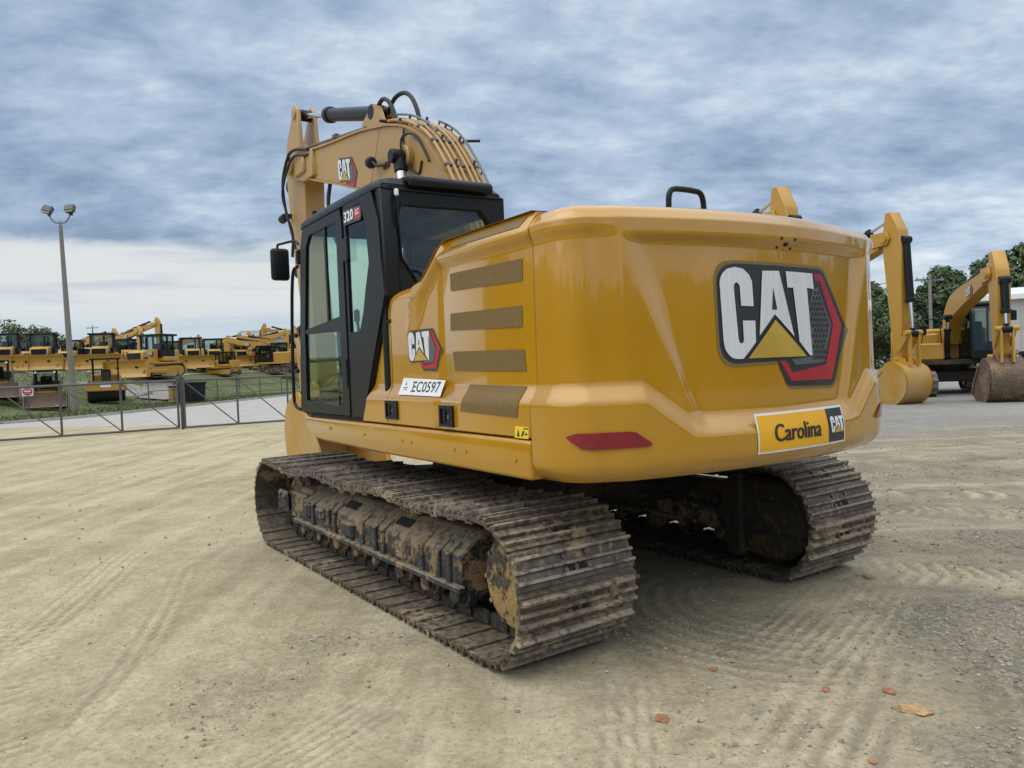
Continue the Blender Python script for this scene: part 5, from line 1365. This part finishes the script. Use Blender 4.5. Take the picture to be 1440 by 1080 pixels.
a = gate_pt(7.87); gp = MB(); gp.cyl((0, 0, 0), (0, 0, 1.72), .05, 12); gp.tube([(0, 0, 1.72), (0, 0, 1.75)], [.05, .01], 12); o = gp.build('gate_post', GALV, None); o.location = (a.x, a.y + .06, 0); tag(o, 'thick gate post where the two gate leaves meet', 'post')
FE = thing('wire_fence', 'low dark post and rail fence on the grass beyond the road', 'fence', (0, 0, 0))
fp_ = [(kerb(Y) - 3.2, Y) for Y in (43.5, 46, 48.5, 51, 54, 57, 60.5, 64, 68, 72)]
for x, y in fp_:
    q = MB(); q.cyl((x, y, gh(x, y) - .1), (x, y, gh(x, y) + 1.45), .035, 8); q.build('fence_post', GALV, FE)
for h_ in (.35, .9, 1.42):
    q = MB(); q.tube([(x, y, gh(x, y) + h_) for x, y in fp_], .022, 6); q.build('fence_rail', GALV, FE)
# ------------------------------------------------------------------ buildings, vehicles, poles
WALL = None
def mk_sheet():
    m, g, out = new_mat('ribbed_metal_wall'); p = objco(g); sp_ = g.node('ShaderNodeSeparateXYZ'); g.l.new(p, sp_.inputs[0])
    rib = g.math('ABSOLUTE', g.math('SUBTRACT', g.math('FRACT', g.math('MULTIPLY', sp_.outputs[0], 1.6)), .5))
    c = g.mix(g.ramp(g.noise(p, .7, 6), .3, .7), (.40, .385, .34), (.52, .50, .44))
    principled(g, out, Base_Color=c, Roughness=.5, Normal=g.bump(g.ramp(rib, .38, .48), .5, .05)); return m
WALL = mk_sheet()
ROOF = flat('grey_roof_sheet', (.20, .23, .24), .5, .2, .1, 1)
WHT = flat('white_trim', (.72, .73, .73), .45, 0, .05)
def building(name, label, loc, rz, w_, dpt, h, rise, wall, roofm, spouts):
    r = thing(name, label, 'building', loc, rz)
    q = MB(); q.prism([(0, 0), (0, h), (dpt / 2, h + rise), (dpt, h), (dpt, 0)], 'x', 0, w_); q.build('wall', wall, r)
    q = MB(); q.prism([(-.25, h - .02), (-.25, h + .14), (dpt / 2, h + rise + .16), (dpt + .25, h + .14), (dpt + .25, h - .02), (dpt / 2, h + rise + .02)], 'x', -.25, w_ + .25); q.build('roof', roofm, r)
    q = MB(); q.b2((-.3, -.42, h - .12), (w_ + .3, -.27, h + .16), .02); q.build('gutter', WHT, r)
    for x in spouts: q = MB(); q.b2((x - .07, -.14, 0), (x + .07, -.01, h - .1)); q.build('downspout', WHT, r)
    return r
bx = building('warehouse', 'cream metal warehouse with white gutter behind the right excavator', (24.8, 40.5, 0), radians(-31), 30, 22, 4.0, 1.0, WALL, WHT, (2.6, 10, 18))
q = MB(); q.b2((6.2, -.06, 0), (7.2, .02, 2.1)); q.build('door', WHT, bx)
X_, Y_, Z_ = at(336, 125); building('shed', 'long grey roofed shed on the skyline left of the black cab', (X_, Y_, 1.5), radians(12), 16, 14, 6.2, 1.4, WALL, ROOF, ())
def white_truck(label, loc, rz, group):
    r = thing('white_truck', label, 'truck', loc, rz, group)
    q = MB(); q.prism([(2.9, .5), (2.9, 1.25), (2.3, 1.4), (1.75, 2.15), (.6, 2.2), (.55, .5)], 'y', -.95, .95, .06); q.b2((-2.6, -1.0, .75), (.5, 1.0, 1.15), .03); q.b2((-2.6, -1.0, 1.1), (-.9, 1.0, 1.9), .05)
    bd = q.build('body', WHT, r)
    q = MB(); q.prism([(1.72, 2.05), (2.22, 1.42), (1.2, 1.42), (1.2, 2.05)], 'y', -.97, .97, .0); q.prism([(1.10, 2.05), (1.10, 1.42), (.7, 1.42), (.7, 2.05)], 'y', -.97, .97); q.build('window', RUB, bd)
    for x in (2.1, -1.6):
        for y in (.85, -.85): q = MB(); q.cyl((x, y - .13, .42), (x, y + .13, .42), .42, 18, bev=.04); q.build('wheel', RUB, r)
    return r
GT = 'white trucks parked in the background'
white_truck('white truck parked behind the yellow hood at the right, left of two', (30.2, 55, 0), radians(-112), GT)
white_truck('white truck parked behind the yellow hood at the right, right of two', (32.4, 56, 0), radians(-125), GT)
white_truck('white truck on the bank behind the light pole', at(108, 74), radians(10), GT)
def utility_pole(label, x, y, h, z=0, rz=0):
    r = thing('utility_pole', label, 'utility pole', (x, y, z), rz)
    q = MB(); q.tube([(0, 0, -2), (0, 0, h)], [.16, .11], 10); q.build('pole', POLE, r)
    q = MB(); q.b2((-1.2, -.06, h - .5), (1.2, .06, h - .36)); 
    for k in (-1.05, -.5, .5, 1.05): q.cyl((k, 0, h - .36), (k, 0, h - .18), .04, 6)
    q.build('crossarm', POLE, r)
X_, Y_, _ = at(135, 150); utility_pole('thin utility pole with crossarm on the skyline at the left', X_, Y_, 10.5, 2)
utility_pole('utility pole with crossarms in front of the trees at the right', 32.5, 59, 7.2, 0, .15)
q = MB(); q.tube([(33.4, 59, 6.85), (28, 58.5, 6.55), (18, 57.5, 6.9)], .02, 6); q.tube([(31.4, 59, 6.85), (60, 62, 7.5)], .02, 6); o = q.build('power_line', RUB, None); tag(o, 'thin overhead wires strung from the utility pole past the trees', 'power line')
o = MB(); 
GRN = flat('green_plastic', (.012, .035, .03), .5, 0, .15)
CB = thing('waste_bin', 'dark green bin at the right edge beside the brown bucket', 'bin', (16.05, 23.2, 0), radians(10))
q = MB(); q.prism([(-.28, .06), (.28, .06), (.36, 1.25), (-.36, 1.25)], 'y', -.33, .33, .03); q.build('body', GRN, CB); q = MB(); q.b2((-.40, -.37, 1.25), (.40, .37, 1.36), .03); q.build('lid', GRN, CB)
# ------------------------------------------------------------------ trees
def mk_leaf(name, dark, light):
    m, g, out = new_mat(name); p = wpos(g); inf = g.node('ShaderNodeObjectInfo').outputs['Random']
    n1 = g.noise(p, .55, 4, .6); n2 = g.noise(p, 3.5, 4, .6)
    k = g.math('MULTIPLY_ADD', n2, .45, g.math('MULTIPLY', n1, .65)); k = g.math('MULTIPLY_ADD', g.math('SUBTRACT', inf, .5), .16, k)
    c = g.mix(g.ramp(k, .38, .72), dark, light)
    pr = principled(g, out, Base_Color=c, Roughness=.6)
    t = g.node('ShaderNodeBsdfTranslucent'); g.l.new(c, t.inputs[0]); mx = g.node('ShaderNodeMixShader'); mx.inputs[0].default_value = .2
    g.l.new(pr.outputs[0], mx.inputs[1]); g.l.new(t.outputs[0], mx.inputs[2]); g.l.new(mx.outputs[0], out.inputs[0]); return m
LEAF = mk_leaf('tree_leaves', (.036, .066, .027), (.125, .175, .068)); LEAF2 = mk_leaf('pale_tree_leaves', (.05, .075, .02), (.13, .16, .05))
BARK = flat('bark', (.09, .07, .05), .9, 0, .3, 3)
def tree(label, loc, h, cr, group, leaf=LEAF, n=4200, low=.28, seed=1, name='tree'):
    rnd = random.Random(seed); r = thing(name, label, 'tree', loc, rnd.uniform(0, 6), group)
    q = MB(); q.tube(smooth_path([(0, 0, -.3), (.1, .05, h * .3), (0, -.1, h * .6), (.1, 0, h * .85)], 3), [.3 * (1 - .85 * i / 9) * h / 10 for i in range(10)], 8)
    cl = []
    for k in range(34):
        a = rnd.uniform(0, 2 * pi); z = h * (low + (1 - low) * rnd.random() ** .8); t = (z / h - low) / (1 - low)
        rad = cr * (sin(pi * min(1, (.18 + t * .80))) ** .6) * rnd.uniform(.35, .95); c = Vector((rad * cos(a), rad * sin(a), z * .95)); s = cr * rnd.uniform(.30, .52) * (1.1 - .45 * t)
        cl.append((c, s)); q.tube([(0, 0, z * .55), c * .6 + Vector((0, 0, z * .3)), c], [.08 * h / 10, .05 * h / 10, .02], 5)
    q.build('trunk', BARK, r)
    vs = []; fs = []
    for i in range(n):
        c, s = cl[i % 34]; d = Vector((rnd.gauss(0, 1), rnd.gauss(0, 1), rnd.gauss(0, 1))).normalized(); p = c + Vector((d.x, d.y, d.z * .75)) * s * (.45 + .62 * rnd.random() ** .6)
        sz = rnd.uniform(.16, .34) * h / 10; nrm = (d + Vector((rnd.gauss(0, .6), rnd.gauss(0, .6), rnd.gauss(.3, .6)))).normalized(); u = nrm.orthogonal().normalized(); u = Matrix.Rotation(rnd.uniform(0, 6), 3, nrm) @ u; w_ = nrm.cross(u)
        o = len(vs); vs += [p - u * sz, p + w_ * sz * .6, p + u * sz, p - w_ * sz * .6]; fs.append((o, o + 1, o + 2, o + 3))
    q = MB(); q.add(vs, fs); q.build('crown', leaf, r, 180, fix=False)
    return r
GTR = 'trees behind the yard'
k = 0
for x, y, h, cr, lab in [(29.5, 62, 7.0, 3.4, 'dark tree in the gap between the counterweight and the next tree, leftmost of the wood'), (34.8, 66, 6.3, 2.8, 'lower dark tree left of the tall clump behind the utility pole'),
        (38.8, 68, 8.7, 3.6, 'tall dark tree in the middle of the right wood'), (43.5, 71, 9.6, 4.0, 'tall broad tree behind the stick of the right excavator'),
        (48.5, 72, 11.6, 4.6, 'tallest tree of the wood above the warehouse roof'), (53.5, 74, 11.4, 4.4, 'tree at the right edge above the warehouse'), (33.0, 74, 7.8, 3.4, 'distant tree standing in the dip of the wood'), (26.0, 70, 7.5, 3.4, 'tree mostly behind the counterweight'),
        (36.5, 60, 5.0, 2.6, 'low pale tree at the foot of the wood behind the white trucks'), (41.0, 62, 5.0, 2.8, 'low bushy tree beside the warehouse corner')]:
    k += 1; tree(lab, (x, y, -.2), h, cr, GTR, LEAF2 if 'pale' in lab else LEAF, 9000, .06, k * 3)
X_, Y_, _ = at(14, 110); tree('round green tree at the left edge behind the bulldozers', (X_, Y_, 1.8), 8.8, 4.6, GTR, LEAF2, 3600, .2, 41)
X_, Y_, _ = at(60, 116); tree('dark round tree behind the second bulldozer from the left', (X_, Y_, 1.8), 8.2, 4.2, GTR, LEAF, 3600, .2, 43)
tree('small green bush between the brown bucket and the green bin', (15.9, 24.6, 0), 1.5, .8, None, LEAF2, 1200, .1, 51, 'bush')

# the wood that closes the yard behind the camera; it shows only as the dark line mirrored in the paint
rnd = random.Random(5); q = MB()
for i in range(26000):
    a = radians(rnd.uniform(150, 395)); rad = rnd.uniform(52, 60); hh = 9.0 + 2.2 * noise.noise((cos(a) * 6, sin(a) * 6, 1)) + 1.2 * noise.noise((cos(a) * 20, sin(a) * 20, 3))
    z = hh * rnd.random() ** .8; p = Vector((rad * cos(a), rad * sin(a), z)); sz = rnd.uniform(.4, .95); n_ = Vector((rnd.gauss(0, 1), rnd.gauss(0, 1), rnd.gauss(0, 1))).normalized(); u = n_.orthogonal().normalized(); w_ = n_.cross(u)
    q.add([p - u * sz, p + w_ * sz * .7, p + u * sz, p - w_ * sz * .7], [(0, 1, 2, 3)])
for i in range(7000):     # and the wood on the far side of the yard, behind the big machine
    a = radians(90 - rnd.uniform(-7.5, 24.5)); rad = rnd.uniform(118, 130); hh = 8.0 + 2.0 * noise.noise((a * 22, 1, 1)) + 1.2 * noise.noise((a * 80, 2, 3))
    p = Vector((rad * cos(a), rad * sin(a), hh * rnd.random() ** .8)); sz = rnd.uniform(.4, 1.0); n_ = Vector((rnd.gauss(0, 1), rnd.gauss(0, 1), rnd.gauss(0, 1))).normalized(); u = n_.orthogonal().normalized(); w_ = n_.cross(u)
    q.add([p - u * sz, p + w_ * sz * .7, p + u * sz, p - w_ * sz * .7], [(0, 1, 2, 3)])
kind(q.build('woods', LEAF, None, 180, fix=False), 'stuff')
